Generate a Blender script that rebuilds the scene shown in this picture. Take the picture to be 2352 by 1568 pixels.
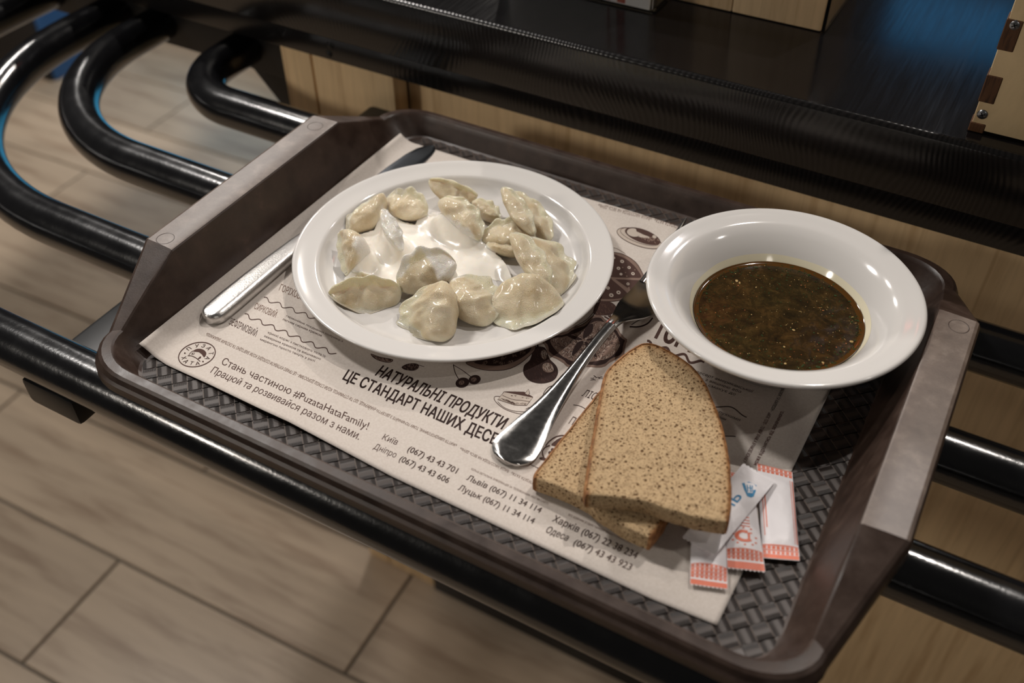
import bpy, bmesh, math, random
from mathutils import Vector, Matrix, noise
from mathutils.bvhtree import BVHTree
random.seed(7)
PI = math.pi
scene = bpy.context.scene
for o in list(bpy.data.objects):
    bpy.data.objects.remove(o)
COL = scene.collection

# ------------------------------------------------------------------ camera
# world: metres, z = 0 is the tray floor, x runs along the rails, y away from the viewer
RM = ((0.87347331, 0.48684538, -0.00509371),
      (0.33080675, -0.60112799, -0.72746961),
      (-0.35722719, 0.63374026, -0.68612099))
FPX = 2272.67
CAMP = Vector((0.230, -0.448, 0.46283))
cam_d = bpy.data.cameras.new('camera')
cam = bpy.data.objects.new('camera', cam_d)
COL.objects.link(cam)
r0, r1, r2 = (Vector(r) for r in RM)
M = Matrix.Identity(4)
for i in range(3):
    M[i][0] = r0[i]; M[i][1] = -r1[i]; M[i][2] = -r2[i]; M[i][3] = CAMP[i]
cam.matrix_world = M
cam_d.sensor_fit = 'HORIZONTAL'
cam_d.sensor_width = 36.0
cam_d.lens = FPX / 2352 * 36
cam_d.clip_start = 0.02
cam_d.dof.use_dof = True
cam_d.dof.focus_distance = 0.668
cam_d.dof.aperture_fstop = 5.0
scene.camera = cam

# ------------------------------------------------------------------ light, sky, exposure
scene.view_settings.view_transform = 'Standard'
scene.view_settings.look = 'None'
scene.view_settings.gamma = 1.0
scene.view_settings.use_curve_mapping = False
scene.view_settings.exposure = 0.0
world = bpy.data.worlds.new('dim_room')
scene.world = world
world.use_nodes = True
world.node_tree.nodes['Background'].inputs[0].default_value = (1.0, 0.93, 0.86, 1)
world.node_tree.nodes['Background'].inputs[1].default_value = 0.038

def area(name, loc, aim, power, size, color, size_y=None):
    d = bpy.data.lights.new(name, 'AREA')
    d.energy = power; d.color = color; d.size = size
    if size_y:
        d.shape = 'RECTANGLE'; d.size_y = size_y
    else:
        d.shape = 'DISK'
    o = bpy.data.objects.new(name, d)
    COL.objects.link(o)
    o.location = loc
    o.rotation_euler = (Vector(aim) - Vector(loc)).to_track_quat('-Z', 'Y').to_euler()
    return o
WARM = (1.0, 0.93, 0.86)
area('ceiling_spot', (-1.05, 2.2, 1.55), (0, 0, 0), 21, 0.05, WARM)
area('ceiling_spot', (0.40, 1.15, 2.3), (0, 0, 0), 21, 0.05, WARM)
area('ceiling_spot', (-1.5, 0.88, 1.66), (-0.1, 0, 0), 6.5, 0.12, WARM)
area('ceiling_spot', (1.9, 0.6, 2.1), (0.2, 0, 0), 6, 0.06, WARM)
area('ceiling_or_fill_lamp', (-2.25, 1.85, 1.75), (-0.4, 0, -0.3), 12, 0.22, (1.0, 0.95, 0.9))
area('ceiling_or_fill_lamp', (0.30, 1.95, 1.85), (0.2, 0, 0), 4, 0.16, (1.0, 0.93, 0.93))
area('ceiling_or_fill_lamp', (-1.7, 0.2, 2.0), (-0.9, 0.0, -0.86), 32, 0.3, (1.0, 0.95, 0.9))  # unseen fill lamp added to brighten the floor at left
area('ceiling_or_fill_lamp', (-1.5, -1.8, 1.1), (-0.4, 0.25, -0.2), 11, 0.3, (1.0, 0.92, 0.82))  # unseen low fill lamp, placed to light the left cabinet front
area('blue_reflection_light', (-0.02, 3.3, 1.55), (0, 0, 0), 1.3, 0.5, (0.07, 0.42, 0.9), 0.7)  # unseen blue source, added for the blue reflection on the worktop
area('ceiling_or_fill_lamp', (1.5, -1.8, 1.1), (0.35, 0.25, -0.4), 2.5, 0.3, (1.0, 0.92, 0.82))  # unseen fill lamp added to brighten the oak panel from front right
area('red_reflection_light', (-0.55, 2.3, 1.75), (0, 0, 0), 0.22, 0.22, (1.0, 0.12, 0.08), 0.08)  # unseen red source, added for red reflections in the fork

# ------------------------------------------------------------------ helpers
def at(u, v, z=0.0):
    """photo pixel (2352x1568) -> point on the horizontal plane at height z (mm); returns metres"""
    d = (r0 * ((u - 1176) / FPX) + r1 * ((v - 784) / FPX) + r2)
    t = (z * 0.001 - CAMP.z) / d.z
    return CAMP + d * t
def onY(u, v, y):
    d = (r0 * ((u - 1176) / FPX) + r1 * ((v - 784) / FPX) + r2)
    return CAMP + d * ((y - CAMP.y) / d.y)
def proj(P):
    c = P - CAMP
    x, y, z = c.dot(r0), c.dot(r1), c.dot(r2)
    return (x / z * FPX + 1176, y / z * FPX + 784)
def crop(ox, oy, s):
    return lambda x, y: (ox + x / s, oy + y / s)

def new_obj(name, me, parent=None, mat=None):
    o = bpy.data.objects.new(name, me)
    COL.objects.link(o)
    if mat:
        me.materials.append(mat)
    if parent:
        o.parent = parent
    return o
def thing(name, label, cat, loc=(0, 0, 0), group=None):
    o = bpy.data.objects.new(name, None)
    COL.objects.link(o)
    o.empty_display_size = 0.02
    o.location = loc
    o['label'] = label; o['category'] = cat
    if group: o['group'] = group
    return o
def tag(o, label, cat, group=None, kind=None):
    o['label'] = label; o['category'] = cat
    if group: o['group'] = group
    if kind: o['kind'] = kind
    return o
def fix_parent(o):
    """keep world coordinates of meshes modelled in world space under an offset empty"""
    p = o.parent
    if p:
        o.matrix_parent_inverse = Matrix.Translation(p.location).inverted()
    return o
def mesh_from(name, verts, faces, parent=None, mat=None, smooth=True, sharp=None):
    me = bpy.data.meshes.new(name)
    me.from_pydata([tuple(v) for v in verts], [], faces)
    me.validate()
    bm = bmesh.new(); bm.from_mesh(me)
    bmesh.ops.recalc_face_normals(bm, faces=bm.faces)
    bm.to_mesh(me); bm.free()
    if smooth:
        me.shade_smooth()
        if sharp: me.set_sharp_from_angle(angle=math.radians(sharp))
    o = new_obj(name, me, parent, mat)
    fix_parent(o)
    return o
def mesh_raw(name, verts, faces, parent=None, mat=None, smooth=False):
    me = bpy.data.meshes.new(name)
    me.from_pydata([tuple(v) for v in verts], [], faces)
    if smooth: me.shade_smooth()
    o = new_obj(name, me, parent, mat)
    fix_parent(o)
    return o
def box(name, x0, x1, y0, y1, z0, z1, parent=None, mat=None, bevel=0.0, seg=2):
    bm = bmesh.new()
    bmesh.ops.create_cube(bm, size=1)
    for v in bm.verts:
        v.co = Vector(((x0 + x1) / 2 + v.co.x * (x1 - x0), (y0 + y1) / 2 + v.co.y * (y1 - y0), (z0 + z1) / 2 + v.co.z * (z1 - z0)))
    if bevel:
        bmesh.ops.bevel(bm, geom=list(bm.edges), offset=bevel, segments=seg, affect='EDGES', profile=0.6)
    me = bpy.data.meshes.new(name); bm.to_mesh(me); bm.free()
    if bevel:
        me.shade_smooth(); me.set_sharp_from_angle(angle=math.radians(35))
    o = new_obj(name, me, parent, mat)
    fix_parent(o)
    return o
def lathe(name, prof, cx, cy, cz, parent=None, mat=None, n=128, sharp=None, caps=False):
    verts, faces = [], []
    for (r, z) in prof:
        for k in range(n):
            a = 2 * PI * k / n
            verts.append((cx + r * math.cos(a) * .001, cy + r * math.sin(a) * .001, cz + z * .001))
    for i in range(len(prof) - 1):
        for k in range(n):
            a = i * n + k; b = i * n + (k + 1) % n
            faces.append((a, b, b + n, a + n))
    for end, i in ((0, 0), (1, len(prof) - 1)):
        if caps and prof[i][0] > 0.01:
            faces.append(tuple(range(i * n, i * n + n)))
    return mesh_from(name, verts, faces, parent, mat, True, sharp)
def smooth01(x):
    x = max(0.0, min(1.0, x)); return x * x * (3 - 2 * x)
def catmull(pts, n=6, closed=True):
    out = []; m = len(pts)
    rng = range(m) if closed else range(m - 1)
    for i in rng:
        if closed: p0, p1, p2, p3 = (pts[(i + k - 1) % m] for k in range(4))
        else: p0, p1, p2, p3 = (pts[max(0, min(m - 1, i + k - 1))] for k in range(4))
        for j in range(n):
            t = j / n
            out.append(tuple(0.5 * ((2 * p1[k]) + (-p0[k] + p2[k]) * t + (2 * p0[k] - 5 * p1[k] + 4 * p2[k] - p3[k]) * t * t + (-p0[k] + 3 * p1[k] - 3 * p2[k] + p3[k]) * t ** 3) for k in range(len(p1))))
    if not closed: out.append(tuple(pts[-1]))
    return out

# ------------------------------------------------------------------ materials
def srgb(r, g, b):
    f = lambda c: (c / 255 / 12.92) if c / 255 <= .04045 else ((c / 255 + .055) / 1.055) ** 2.4
    return (f(r), f(g), f(b), 1)
def mat(name, col, rough=0.5, metal=0.0, spec=0.5, **kw):
    m = bpy.data.materials.new(name); m.use_nodes = True
    b = m.node_tree.nodes['Principled BSDF']
    b.inputs['Base Color'].default_value = col if len(col) == 4 else (*col, 1)
    b.inputs['Roughness'].default_value = rough
    b.inputs['Metallic'].default_value = metal
    b.inputs['Specular IOR Level'].default_value = spec
    for k, v in kw.items():
        b.inputs[k.replace('_', ' ')].default_value = v
    return m
def nd(m, t, **kw):
    n = m.node_tree.nodes.new(t)
    for k, v in kw.items():
        if k.startswith('i_'):
            n.inputs[k[2:].replace('_', ' ')].default_value = v
        else: setattr(n, k, v)
    return n
def lk(m, a, ai, b, bi):
    m.node_tree.links.new(a.outputs[ai], b.inputs[bi])
def bsdf(m): return m.node_tree.nodes['Principled BSDF']
def texco(m, scale=(1, 1, 1), kind='Object', rot=(0, 0, 0)):
    t = nd(m, 'ShaderNodeTexCoord'); mp = nd(m, 'ShaderNodeMapping')
    mp.inputs['Scale'].default_value = scale; mp.inputs['Rotation'].default_value = rot
    lk(m, t, kind, mp, 'Vector'); return mp
def noise_n(m, src, scale, detail=4, rough=0.55, dist=0.0):
    n = nd(m, 'ShaderNodeTexNoise'); n.inputs['Scale'].default_value = scale
    n.inputs['Detail'].default_value = detail; n.inputs['Roughness'].default_value = rough
    n.inputs['Distortion'].default_value = dist
    lk(m, src, 'Vector', n, 'Vector'); return n
def ramp(m, src, out, stops):
    r = nd(m, 'ShaderNodeValToRGB'); e = r.color_ramp.elements
    while len(e) > 1: e.remove(e[-1])
    e[0].position = stops[0][0]; e[0].color = stops[0][1]
    for p, c in stops[1:]:
        x = e.new(p); x.color = c
    lk(m, src, out, r, 'Fac'); return r
def g(v): return (v, v, v, 1)
def bump(m, src, out, strength, dist=0.001, prev=None):
    b = nd(m, 'ShaderNodeBump'); b.inputs['Strength'].default_value = strength; b.inputs['Distance'].default_value = dist
    lk(m, src, out, b, 'Height')
    if prev: lk(m, prev, 'Normal', b, 'Normal')
    lk(m, b, 'Normal', bsdf(m), 'Normal'); return b

# tray plastic, worn brown
TRAY = mat('brown_tray_plastic', srgb(74, 60, 54), 0.42, spec=0.5)
c = texco(TRAY)
n1 = noise_n(TRAY, c, 60, 6, 0.6); n2 = noise_n(TRAY, c, 900, 3)
r = ramp(TRAY, n1, 'Fac', [(0.3, srgb(46, 33, 27)), (0.6, srgb(62, 47, 39)), (0.8, srgb(82, 65, 55))])
lk(TRAY, r, 'Color', bsdf(TRAY), 'Base Color')
rr = ramp(TRAY, n1, 'Fac', [(0.3, g(.34)), (0.7, g(.5))]); lk(TRAY, rr, 'Color', bsdf(TRAY), 'Roughness')
bump(TRAY, n2, 'Fac', 0.12, 0.0004)
RIMWEAR = TRAY
SCUFF_SHEEN = mat('scuffed_sheen_tray_plastic', srgb(120, 106, 98), 0.4, spec=0.8)  # scuffed handle tops, with their sheen also put into the lighter colour
c = texco(SCUFF_SHEEN); n1 = noise_n(SCUFF_SHEEN, c, 45, 7, 0.7); n2 = noise_n(SCUFF_SHEEN, c, 900, 3)
r = ramp(SCUFF_SHEEN, n1, 'Fac', [(0.3, srgb(78, 64, 56)), (0.52, srgb(98, 84, 75)), (0.72, srgb(128, 114, 104))]); lk(SCUFF_SHEEN, r, 'Color', bsdf(SCUFF_SHEEN), 'Base Color'); bump(SCUFF_SHEEN, n2, 'Fac', 0.15, 0.0004)
WEAVE = mat('woven_relief_plastic', srgb(70, 58, 52), 0.42, spec=0.4)
uv = nd(WEAVE, 'ShaderNodeUVMap'); sep = nd(WEAVE, 'ShaderNodeSeparateXYZ'); lk(WEAVE, uv, 'UV', sep, 'Vector')
w = nd(WEAVE, 'ShaderNodeTexWave'); w.wave_type = 'BANDS'; w.bands_direction = 'Y'
w.inputs['Scale'].default_value = 4.2; w.inputs['Distortion'].default_value = 1.2; w.inputs['Detail'].default_value = 2
lk(WEAVE, uv, 'UV', w, 'Vector')
ends = nd(WEAVE, 'ShaderNodeMath', operation='SUBTRACT'); ends.inputs[1].default_value = 0.5; lk(WEAVE, sep, 'X', ends, 0)
ab = nd(WEAVE, 'ShaderNodeMath', operation='ABSOLUTE'); lk(WEAVE, ends, 0, ab, 0)
er = ramp(WEAVE, ab, 0, [(0.14, g(0)), (0.30, g(1))])
mx = nd(WEAVE, 'ShaderNodeMath', operation='MULTIPLY'); lk(WEAVE, w, 'Fac', mx, 0); lk(WEAVE, er, 'Color', mx, 1)
rr = ramp(WEAVE, mx, 0, [(0.0, srgb(58, 48, 43)), (0.35, srgb(38, 30, 27)), (0.9, srgb(20, 16, 14))])
lk(WEAVE, rr, 'Color', bsdf(WEAVE), 'Base Color'); bump(WEAVE, mx, 0, 0.5, -0.0004)

PAPER = mat('placemat_paper', srgb(200, 188, 176), 0.8, spec=0.2)
c = texco(PAPER); n1 = noise_n(PAPER, c, 700, 4); n2 = noise_n(PAPER, c, 25, 3)
r = ramp(PAPER, n1, 'Fac', [(0.3, srgb(200, 190, 181)), (0.7, srgb(211, 202, 194))]); lk(PAPER, r, 'Color', bsdf(PAPER), 'Base Color')
b1 = bump(PAPER, n1, 'Fac', 0.12, 0.0003); bump(PAPER, n2, 'Fac', 0.15, 0.004, b1)
INK = mat('brown_print_ink', srgb(78, 56, 50), 0.75, spec=0.2)
INKD = mat('dark_print_ink', srgb(52, 36, 33), 0.75, spec=0.2)
INKL = mat('light_print_ink', srgb(112, 86, 74), 0.75, spec=0.2)
INKR = mat('reddish_print_ink', srgb(104, 58, 52), 0.75, spec=0.2)
PAPL = mat('unprinted_paper', srgb(190, 177, 165), 0.8, spec=0.2)
PAPM = mat('halftone_print', srgb(132, 110, 99), 0.8, spec=0.2)

CERAM = mat('white_glazed_ceramic', srgb(214, 211, 208), 0.12, spec=0.5)
bsdf(CERAM).inputs['Coat Weight'].default_value = 0.2; bsdf(CERAM).inputs['Coat Roughness'].default_value = 0.05
STEEL = mat('stainless_steel', srgb(190, 188, 186), 0.16, 1.0)
c = texco(STEEL); n1 = noise_n(STEEL, c, 260, 5); rr = ramp(STEEL, n1, 'Fac', [(0.35, g(.12)), (0.7, g(.16))])
lk(STEEL, rr, 'Color', bsdf(STEEL), 'Roughness')
MATTE_STEEL = mat('brushed_knife_steel', srgb(200, 198, 196), 0.3, 1.0)
c = texco(MATTE_STEEL, (1, 1, 1)); n1 = noise_n(MATTE_STEEL, c, 900, 4); bump(MATTE_STEEL, n1, 'Fac', 0.45, 0.0004)
BLADE = mat('dark_reflecting_blade', srgb(120, 124, 130), 0.22, 1.0)

RAIL = mat('black_glossy_rail', srgb(16, 16, 18), 0.2, spec=0.6)
bsdf(RAIL).inputs['Coat Weight'].default_value = 0.3; bsdf(RAIL).inputs['Coat Roughness'].default_value = 0.12
c = texco(RAIL); n1 = noise_n(RAIL, c, 420, 3); n2 = noise_n(RAIL, c, 60, 5)
rr = ramp(RAIL, n2, 'Fac', [(0.35, g(.17)), (0.7, g(.25))]); lk(RAIL, rr, 'Color', bsdf(RAIL), 'Roughness')
bump(RAIL, n1, 'Fac', 0.14, 0.0006)
BLACKSTEEL = mat('black_painted_steel', srgb(20, 20, 21), 0.4, spec=0.4)

BLACKWOOD = mat('black_stained_wood', srgb(18, 16, 16), 0.24, spec=0.55)
c = texco(BLACKWOOD, (6, 45, 45)); c2 = texco(BLACKWOOD, (1, 1, 1))
n0 = noise_n(BLACKWOOD, c2, 3.0, 2, 0.5)
wv = nd(BLACKWOOD, 'ShaderNodeTexWave'); wv.wave_type = 'BANDS'; wv.bands_direction = 'X'
wv.inputs['Scale'].default_value = 75; wv.inputs['Distortion'].default_value = 70; wv.inputs['Detail'].default_value = 1.5; wv.inputs['Detail Scale'].default_value = 0.12; wv.inputs['Detail Roughness'].default_value = 0.3
lk(BLACKWOOD, c2, 'Vector', wv, 'Vector')
r = ramp(BLACKWOOD, wv, 'Fac', [(0.2, srgb(14, 13, 13)), (0.7, srgb(24, 22, 22))]); lk(BLACKWOOD, r, 'Color', bsdf(BLACKWOOD), 'Base Color')
bump(BLACKWOOD, wv, 'Fac', 0.13, 0.0006)
TOPWOOD = mat('black_lacquered_top', srgb(16, 15, 16), 0.2, spec=0.5)
c = texco(TOPWOOD, (90, 3, 1)); n1 = noise_n(TOPWOOD, c, 6, 5, 0.6)
rr = ramp(TOPWOOD, n1, 'Fac', [(0.3, g(.10)), (0.7, g(.17))]); lk(TOPWOOD, rr, 'Color', bsdf(TOPWOOD), 'Roughness'); bump(TOPWOOD, n1, 'Fac', 0.012, 0.0006)

def wood(name, a, b_, scale, rough=0.5, vec=(1, 1, 1)):
    m = mat(name, a, rough, spec=0.35)
    c = texco(m, vec); n1 = noise_n(m, c, scale, 5, 0.6, 0.4)
    info = nd(m, 'ShaderNodeObjectInfo'); hs = nd(m, 'ShaderNodeHueSaturation')
    r = ramp(m, n1, 'Fac', [(0.28, b_), (0.5, a), (0.75, tuple(min(1, x * 1.14) for x in a[:3]) + (1,))])
    mr = nd(m, 'ShaderNodeMapRange'); mr.inputs['To Min'].default_value = 0.9; mr.inputs['To Max'].default_value = 1.08
    lk(m, info, 'Random', mr, 'Value'); lk(m, mr, 'Result', hs, 'Value'); lk(m, r, 'Color', hs, 'Color')
    lk(m, hs, 'Color', bsdf(m), 'Base Color'); bump(m, n1, 'Fac', 0.08, 0.0006)
    return m
PANEL = wood('light_oak_laminate', srgb(232, 202, 158), srgb(206, 172, 128), 5, 0.45, (22, 22, 1.2))
PINE = wood('pale_birch_board', srgb(212, 184, 146), srgb(190, 158, 118), 5, 0.5, (30, 30, 2.5))
PLY = wood('pale_plywood', srgb(214, 188, 146), srgb(200, 172, 130), 4, 0.55, (12, 12, 5))
BURNT = wood('laser_burnt_end_grain', srgb(88, 58, 36), srgb(38, 22, 14), 8, 0.5, (60, 60, 8))
TILE = wood('wood_look_tile', srgb(176, 156, 134), srgb(140, 118, 98), 2.4, 0.35, (1.6, 16, 1))
GROUT = mat('grey_grout', srgb(108, 98, 86), 0.9)
DARK = mat('dark_distant_paint', srgb(30, 28, 28), 0.6)
BLUEREFL = mat('blue_reflection_paint', srgb(48, 88, 132), 0.6)
ACRYL = mat('clear_acrylic', (0.95, 0.97, 0.96, 1), 0.05, Transmission_Weight=1.0, IOR=1.49)
CARD = mat('white_card', srgb(235, 230, 230), 0.5)
REDINK = mat('terracotta_print', srgb(176, 92, 74), 0.6)
SCREW = mat('zinc_screw', srgb(150, 152, 155), 0.3, 1.0)

DOUGH = mat('boiled_dough', srgb(206, 192, 164), 0.34, spec=0.45)
b = bsdf(DOUGH)
b.inputs['Subsurface Weight'].default_value = 0.35; b.inputs['Subsurface Radius'].default_value = (0.006, 0.004, 0.002); b.inputs['Subsurface Scale'].default_value = 1.0
b.inputs['Coat Weight'].default_value = 0.4; b.inputs['Coat Roughness'].default_value = 0.16
c = texco(DOUGH); n1 = noise_n(DOUGH, c, 55, 4); n2 = noise_n(DOUGH, c, 1300, 3, 0.7); n3 = noise_n(DOUGH, c, 160, 3)
r = ramp(DOUGH, n1, 'Fac', [(0.3, srgb(208, 186, 148)), (0.5, srgb(228, 212, 180)), (0.72, srgb(238, 226, 200))]); an = nd(DOUGH, 'ShaderNodeAttribute'); an.attribute_name = 'cream_coat'
at2 = nd(DOUGH, 'ShaderNodeAttribute'); at2.attribute_name = 'thin_dough'
mx2 = nd(DOUGH, 'ShaderNodeMixRGB'); lk(DOUGH, at2, 'Fac', mx2, 0); mx2.inputs[2].default_value = srgb(236, 226, 198); lk(DOUGH, r, 'Color', mx2, 1)
mxc = nd(DOUGH, 'ShaderNodeMixRGB'); lk(DOUGH, an, 'Fac', mxc, 0); lk(DOUGH, mx2, 'Color', mxc, 1); mxc.inputs[2].default_value = srgb(246, 240, 230); lk(DOUGH, mxc, 'Color', b, 'Base Color')
b1 = bump(DOUGH, n3, 'Fac', 0.4, 0.002); bump(DOUGH, n2, 'Fac', 0.9, 0.0012, b1)
CREAM = mat('sour_cream', srgb(246, 240, 230), 0.2, spec=0.5)
b = bsdf(CREAM); b.inputs['Subsurface Weight'].default_value = 0.4; b.inputs['Subsurface Radius'].default_value = (0.005, 0.004, 0.003); b.inputs['Subsurface Scale'].default_value = 1.0
b.inputs['Coat Weight'].default_value = 0.4; b.inputs['Coat Roughness'].default_value = 0.08
c = texco(CREAM); n1 = noise_n(CREAM, c, 120, 4); bump(CREAM, n1, 'Fac', 0.3, 0.0012)

CRUMB = mat('rye_crumb', srgb(188, 160, 126), 0.85, spec=0.15)
c = texco(CRUMB)
def pores(scale, th, soft, size_n):
    v = nd(CRUMB, 'ShaderNodeTexVoronoi'); v.feature = 'F1'; v.inputs['Scale'].default_value = scale; v.inputs['Randomness'].default_value = 1.0
    lk(CRUMB, c, 'Vector', v, 'Vector')
    sub = nd(CRUMB, 'ShaderNodeMath', operation='MULTIPLY_ADD'); lk(CRUMB, v, 'Color', sub, 0); sub.inputs[1].default_value = size_n; lk(CRUMB, v, 'Distance', sub, 2)
    return ramp(CRUMB, sub, 0, [(th, g(0)), (th + soft, g(1))])
pa = pores(430, 0.34, 0.14, 0.45); pb = pores(900, 0.42, 0.2, 0.5); v1 = noise_n(CRUMB, c, 500, 3, 0.6); v3 = noise_n(CRUMB, c, 30, 3)
mm = nd(CRUMB, 'ShaderNodeMath', operation='MULTIPLY'); lk(CRUMB, pa, 'Color', mm, 0)
pr2 = nd(CRUMB, 'ShaderNodeMapRange'); pr2.inputs['To Min'].default_value = 0.55; lk(CRUMB, pb, 'Color', pr2, 'Value'); lk(CRUMB, pr2, 'Result', mm, 1)
rc = ramp(CRUMB, mm, 0, [(0.0, srgb(106, 78, 52)), (0.5, srgb(156, 126, 92)), (1.0, srgb(192, 165, 128))])
mixc = nd(CRUMB, 'ShaderNodeMixRGB', blend_type='MULTIPLY'); mixc.inputs[0].default_value = 0.6
r3_ = ramp(CRUMB, v1, 'Fac', [(0.3, g(.72)), (0.6, g(1))]); lk(CRUMB, rc, 'Color', mixc, 1); lk(CRUMB, r3_, 'Color', mixc, 2)
ea = nd(CRUMB, 'ShaderNodeAttribute'); ea.attribute_name = 'baked_edge'; em = nd(CRUMB, 'ShaderNodeMixRGB', blend_type='MULTIPLY'); em.inputs[2].default_value = (0.62, 0.40, 0.22, 1); lk(CRUMB, ea, 'Fac', em, 0); lk(CRUMB, mixc, 'Color', em, 1); lk(CRUMB, em, 'Color', bsdf(CRUMB), 'Base Color'); b1 = bump(CRUMB, mm, 0, 0.8, 0.0012); bump(CRUMB, v1, 'Fac', 0.5, 0.001, b1)
CRUST = mat('rye_crust', srgb(168, 108, 62), 0.6, spec=0.3)
c = texco(CRUST); n1 = noise_n(CRUST, c, 200, 5, 0.65)
r = ramp(CRUST, n1, 'Fac', [(0.3, srgb(98, 62, 34)), (0.5, srgb(140, 94, 54)), (0.72, srgb(176, 130, 84))]); lk(CRUST, r, 'Color', bsdf(CRUST), 'Base Color'); bump(CRUST, n1, 'Fac', 0.6, 0.001)

BROTH = mat('brown_broth', srgb(52, 34, 16), 0.08, spec=0.5)
c = texco(BROTH); n1 = noise_n(BROTH, c, 120, 8, 0.75, 0.5); n2 = noise_n(BROTH, c, 26, 3)
r = ramp(BROTH, n1, 'Fac', [(0.32, srgb(26, 20, 11)), (0.5, srgb(50, 38, 19)), (0.64, srgb(72, 54, 29)), (0.78, srgb(96, 78, 46))])
mixc = nd(BROTH, 'ShaderNodeMixRGB', blend_type='MULTIPLY'); mixc.inputs[0].default_value = 0.6
r3_ = ramp(BROTH, n2, 'Fac', [(0.35, (1, 0.8, 0.6, 1)), (0.65, (0.9, 1, 0.85, 1))]); lk(BROTH, r, 'Color', mixc, 1); lk(BROTH, r3_, 'Color', mixc, 2)
lk(BROTH, mixc, 'Color', bsdf(BROTH), 'Base Color'); bump(BROTH, n1, 'Fac', 0.15, 0.0006)
FILM = mat('oily_broth_film', srgb(230, 222, 196), 0.1)
OILRIM = mat('amber_broth_edge', srgb(78, 50, 20), 0.08)
HERB = mat('chopped_dill', srgb(38, 54, 20), 0.6, spec=0.15)
BIT = mat('soup_crumb', srgb(168, 138, 82), 0.5)
CARROT = mat('carrot_bit', srgb(176, 96, 34), 0.4)

WHITEPACK = mat('white_sachet_paper', srgb(232, 228, 230), 0.45)
c = texco(WHITEPACK); n1 = noise_n(WHITEPACK, c, 140, 3); bump(WHITEPACK, n1, 'Fac', 0.25, 0.002)
ORANGE = mat('orange_sachet_print', srgb(222, 116, 86), 0.5)
BLUEINK = mat('blue_sachet_print', srgb(30, 128, 176), 0.5)

# ------------------------------------------------------------------ the setting: tiled floor
FZ = -0.890
fl = box('floor', -3.4, 1.6, -1.4, 2.6, FZ - 0.05, FZ - 0.004, None, GROUT)
fl['kind'] = 'structure'
TL, TW, GAP = 0.874, 0.2045, 0.005
rot = math.radians(2.0)
_j = at(275, 1285, FZ * 1000); j0 = Vector((_j.x, _j.y)); ex = Vector((math.cos(rot), math.sin(rot))); ey = Vector((-ex.y, ex.x))
proto = None
for row in range(-6, 9):
    off = 0.0 if row % 2 == 0 else -0.437
    for k in range(-3, 3):
        x0 = k * TL + off; y0 = (row - 1) * TW
        c0 = j0 + ex * (x0 + TL / 2) + ey * (y0 + TW / 2)
        if not (-3.6 < c0.x < 1.6 and -1.3 < c0.y < 1.5): continue
        if proto is None:
            proto = box('floor_tile', -TL / 2 + GAP / 2, TL / 2 - GAP / 2, -TW / 2 + GAP / 2, TW / 2 - GAP / 2, -0.006, 0, fl, TILE, 0.0012, 1)
            proto.matrix_parent_inverse = Matrix.Identity(4); t = proto
        else:
            t = proto.copy(); COL.objects.link(t)
        t.location = (c0.x, c0.y, FZ); t.rotation_euler = (0, 0, rot)
wb = box('wall_back', -3.4, 1.6, 2.55, 2.6, FZ - 0.004, 1.2, None, DARK); wb['kind'] = 'structure'
dc = thing('display_cabinet', 'dark cabinet with a blue side painted as reflected light, blurred beyond the rail loops', 'cabinet', (-2.4, 1.4, FZ))
box('body', -2.75, -2.10, 1.10, 1.43, FZ + 0.002, FZ + 0.70, dc, DARK, 0.004)
box('side_panel', -2.099, -2.092, 1.11, 1.42, FZ + 0.002, FZ + 0.42, dc, BLUEREFL, 0.002, 1)  # patch of reflected blue light, painted here as a panel
SCRN = mat('lit_blue_screen', (0, 0, 0, 1), 0.3)
bsdf(SCRN).inputs['Emission Color'].default_value = (0.10, 0.48, 0.9, 1); bsdf(SCRN).inputs['Emission Strength'].default_value = 0.8
box('lit_screen', -2.099, -2.090, 1.12, 1.41, FZ + 0.44, FZ + 0.68, dc, SCRN, 0.002, 1)
nb = thing('low_counter', 'dark low counter with a lit cyan front, far behind the rail loops', 'counter', (-2.0, 1.6, FZ))
box('plinth', -2.05, -0.9, 1.46, 1.9, FZ, FZ + 0.09, nb, BLACKSTEEL)
box('body', -2.05, -0.9, 1.44, 1.9, FZ + 0.09, FZ + 0.76, nb, DARK, 0.004)
SC2 = mat('cyan_lit_display', (0, 0, 0, 1), 0.3)
bsdf(SC2).inputs['Emission Color'].default_value = (0.06, 0.42, 0.72, 1); bsdf(SC2).inputs['Emission Strength'].default_value = 1.0
box('lit_display', -2.02, -0.95, 1.432, 1.439, FZ + 0.14, FZ + 0.72, nb, SC2, 0.002, 1)
box('worktop', -2.07, -0.88, 1.42, 1.92, FZ + 0.76, FZ + 0.80, nb, BLACKWOOD, 0.004)

# ------------------------------------------------------------------ serving counter
cab = thing('counter_cabinet', 'light oak cabinet under the black worktop, behind the tray rails', 'cabinet', (0, 0.4, FZ))
box('corner_post', -0.430, -0.393, 0.250, 0.272, FZ + 0.001, 0.033, cab, PANEL, 0.001)
box('pilaster_panel', -0.390, -0.293, 0.250, 0.272, FZ + 0.001, 0.03, cab, PANEL, 0.001)
box('shadow_gap', -0.394, -0.389, 0.256, 0.27, FZ + 0.001, 0.03, cab, DARK)
box('front_panel', -0.293, 1.25, 0.275, 0.293, FZ + 0.10, 0.03, cab, PANEL, 0.001)
box('side_panel', -0.412, -0.394, 0.272, 0.86, FZ + 0.001, 0.03, cab, PANEL)
box('plinth', -0.305, 1.25, 0.246, 0.30, FZ, FZ + 0.085, cab, BLACKSTEEL, 0.002)
box('back_panel', -0.40, 1.25, 0.85, 0.868, FZ + 0.02, 0.03, cab, PANEL)

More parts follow.
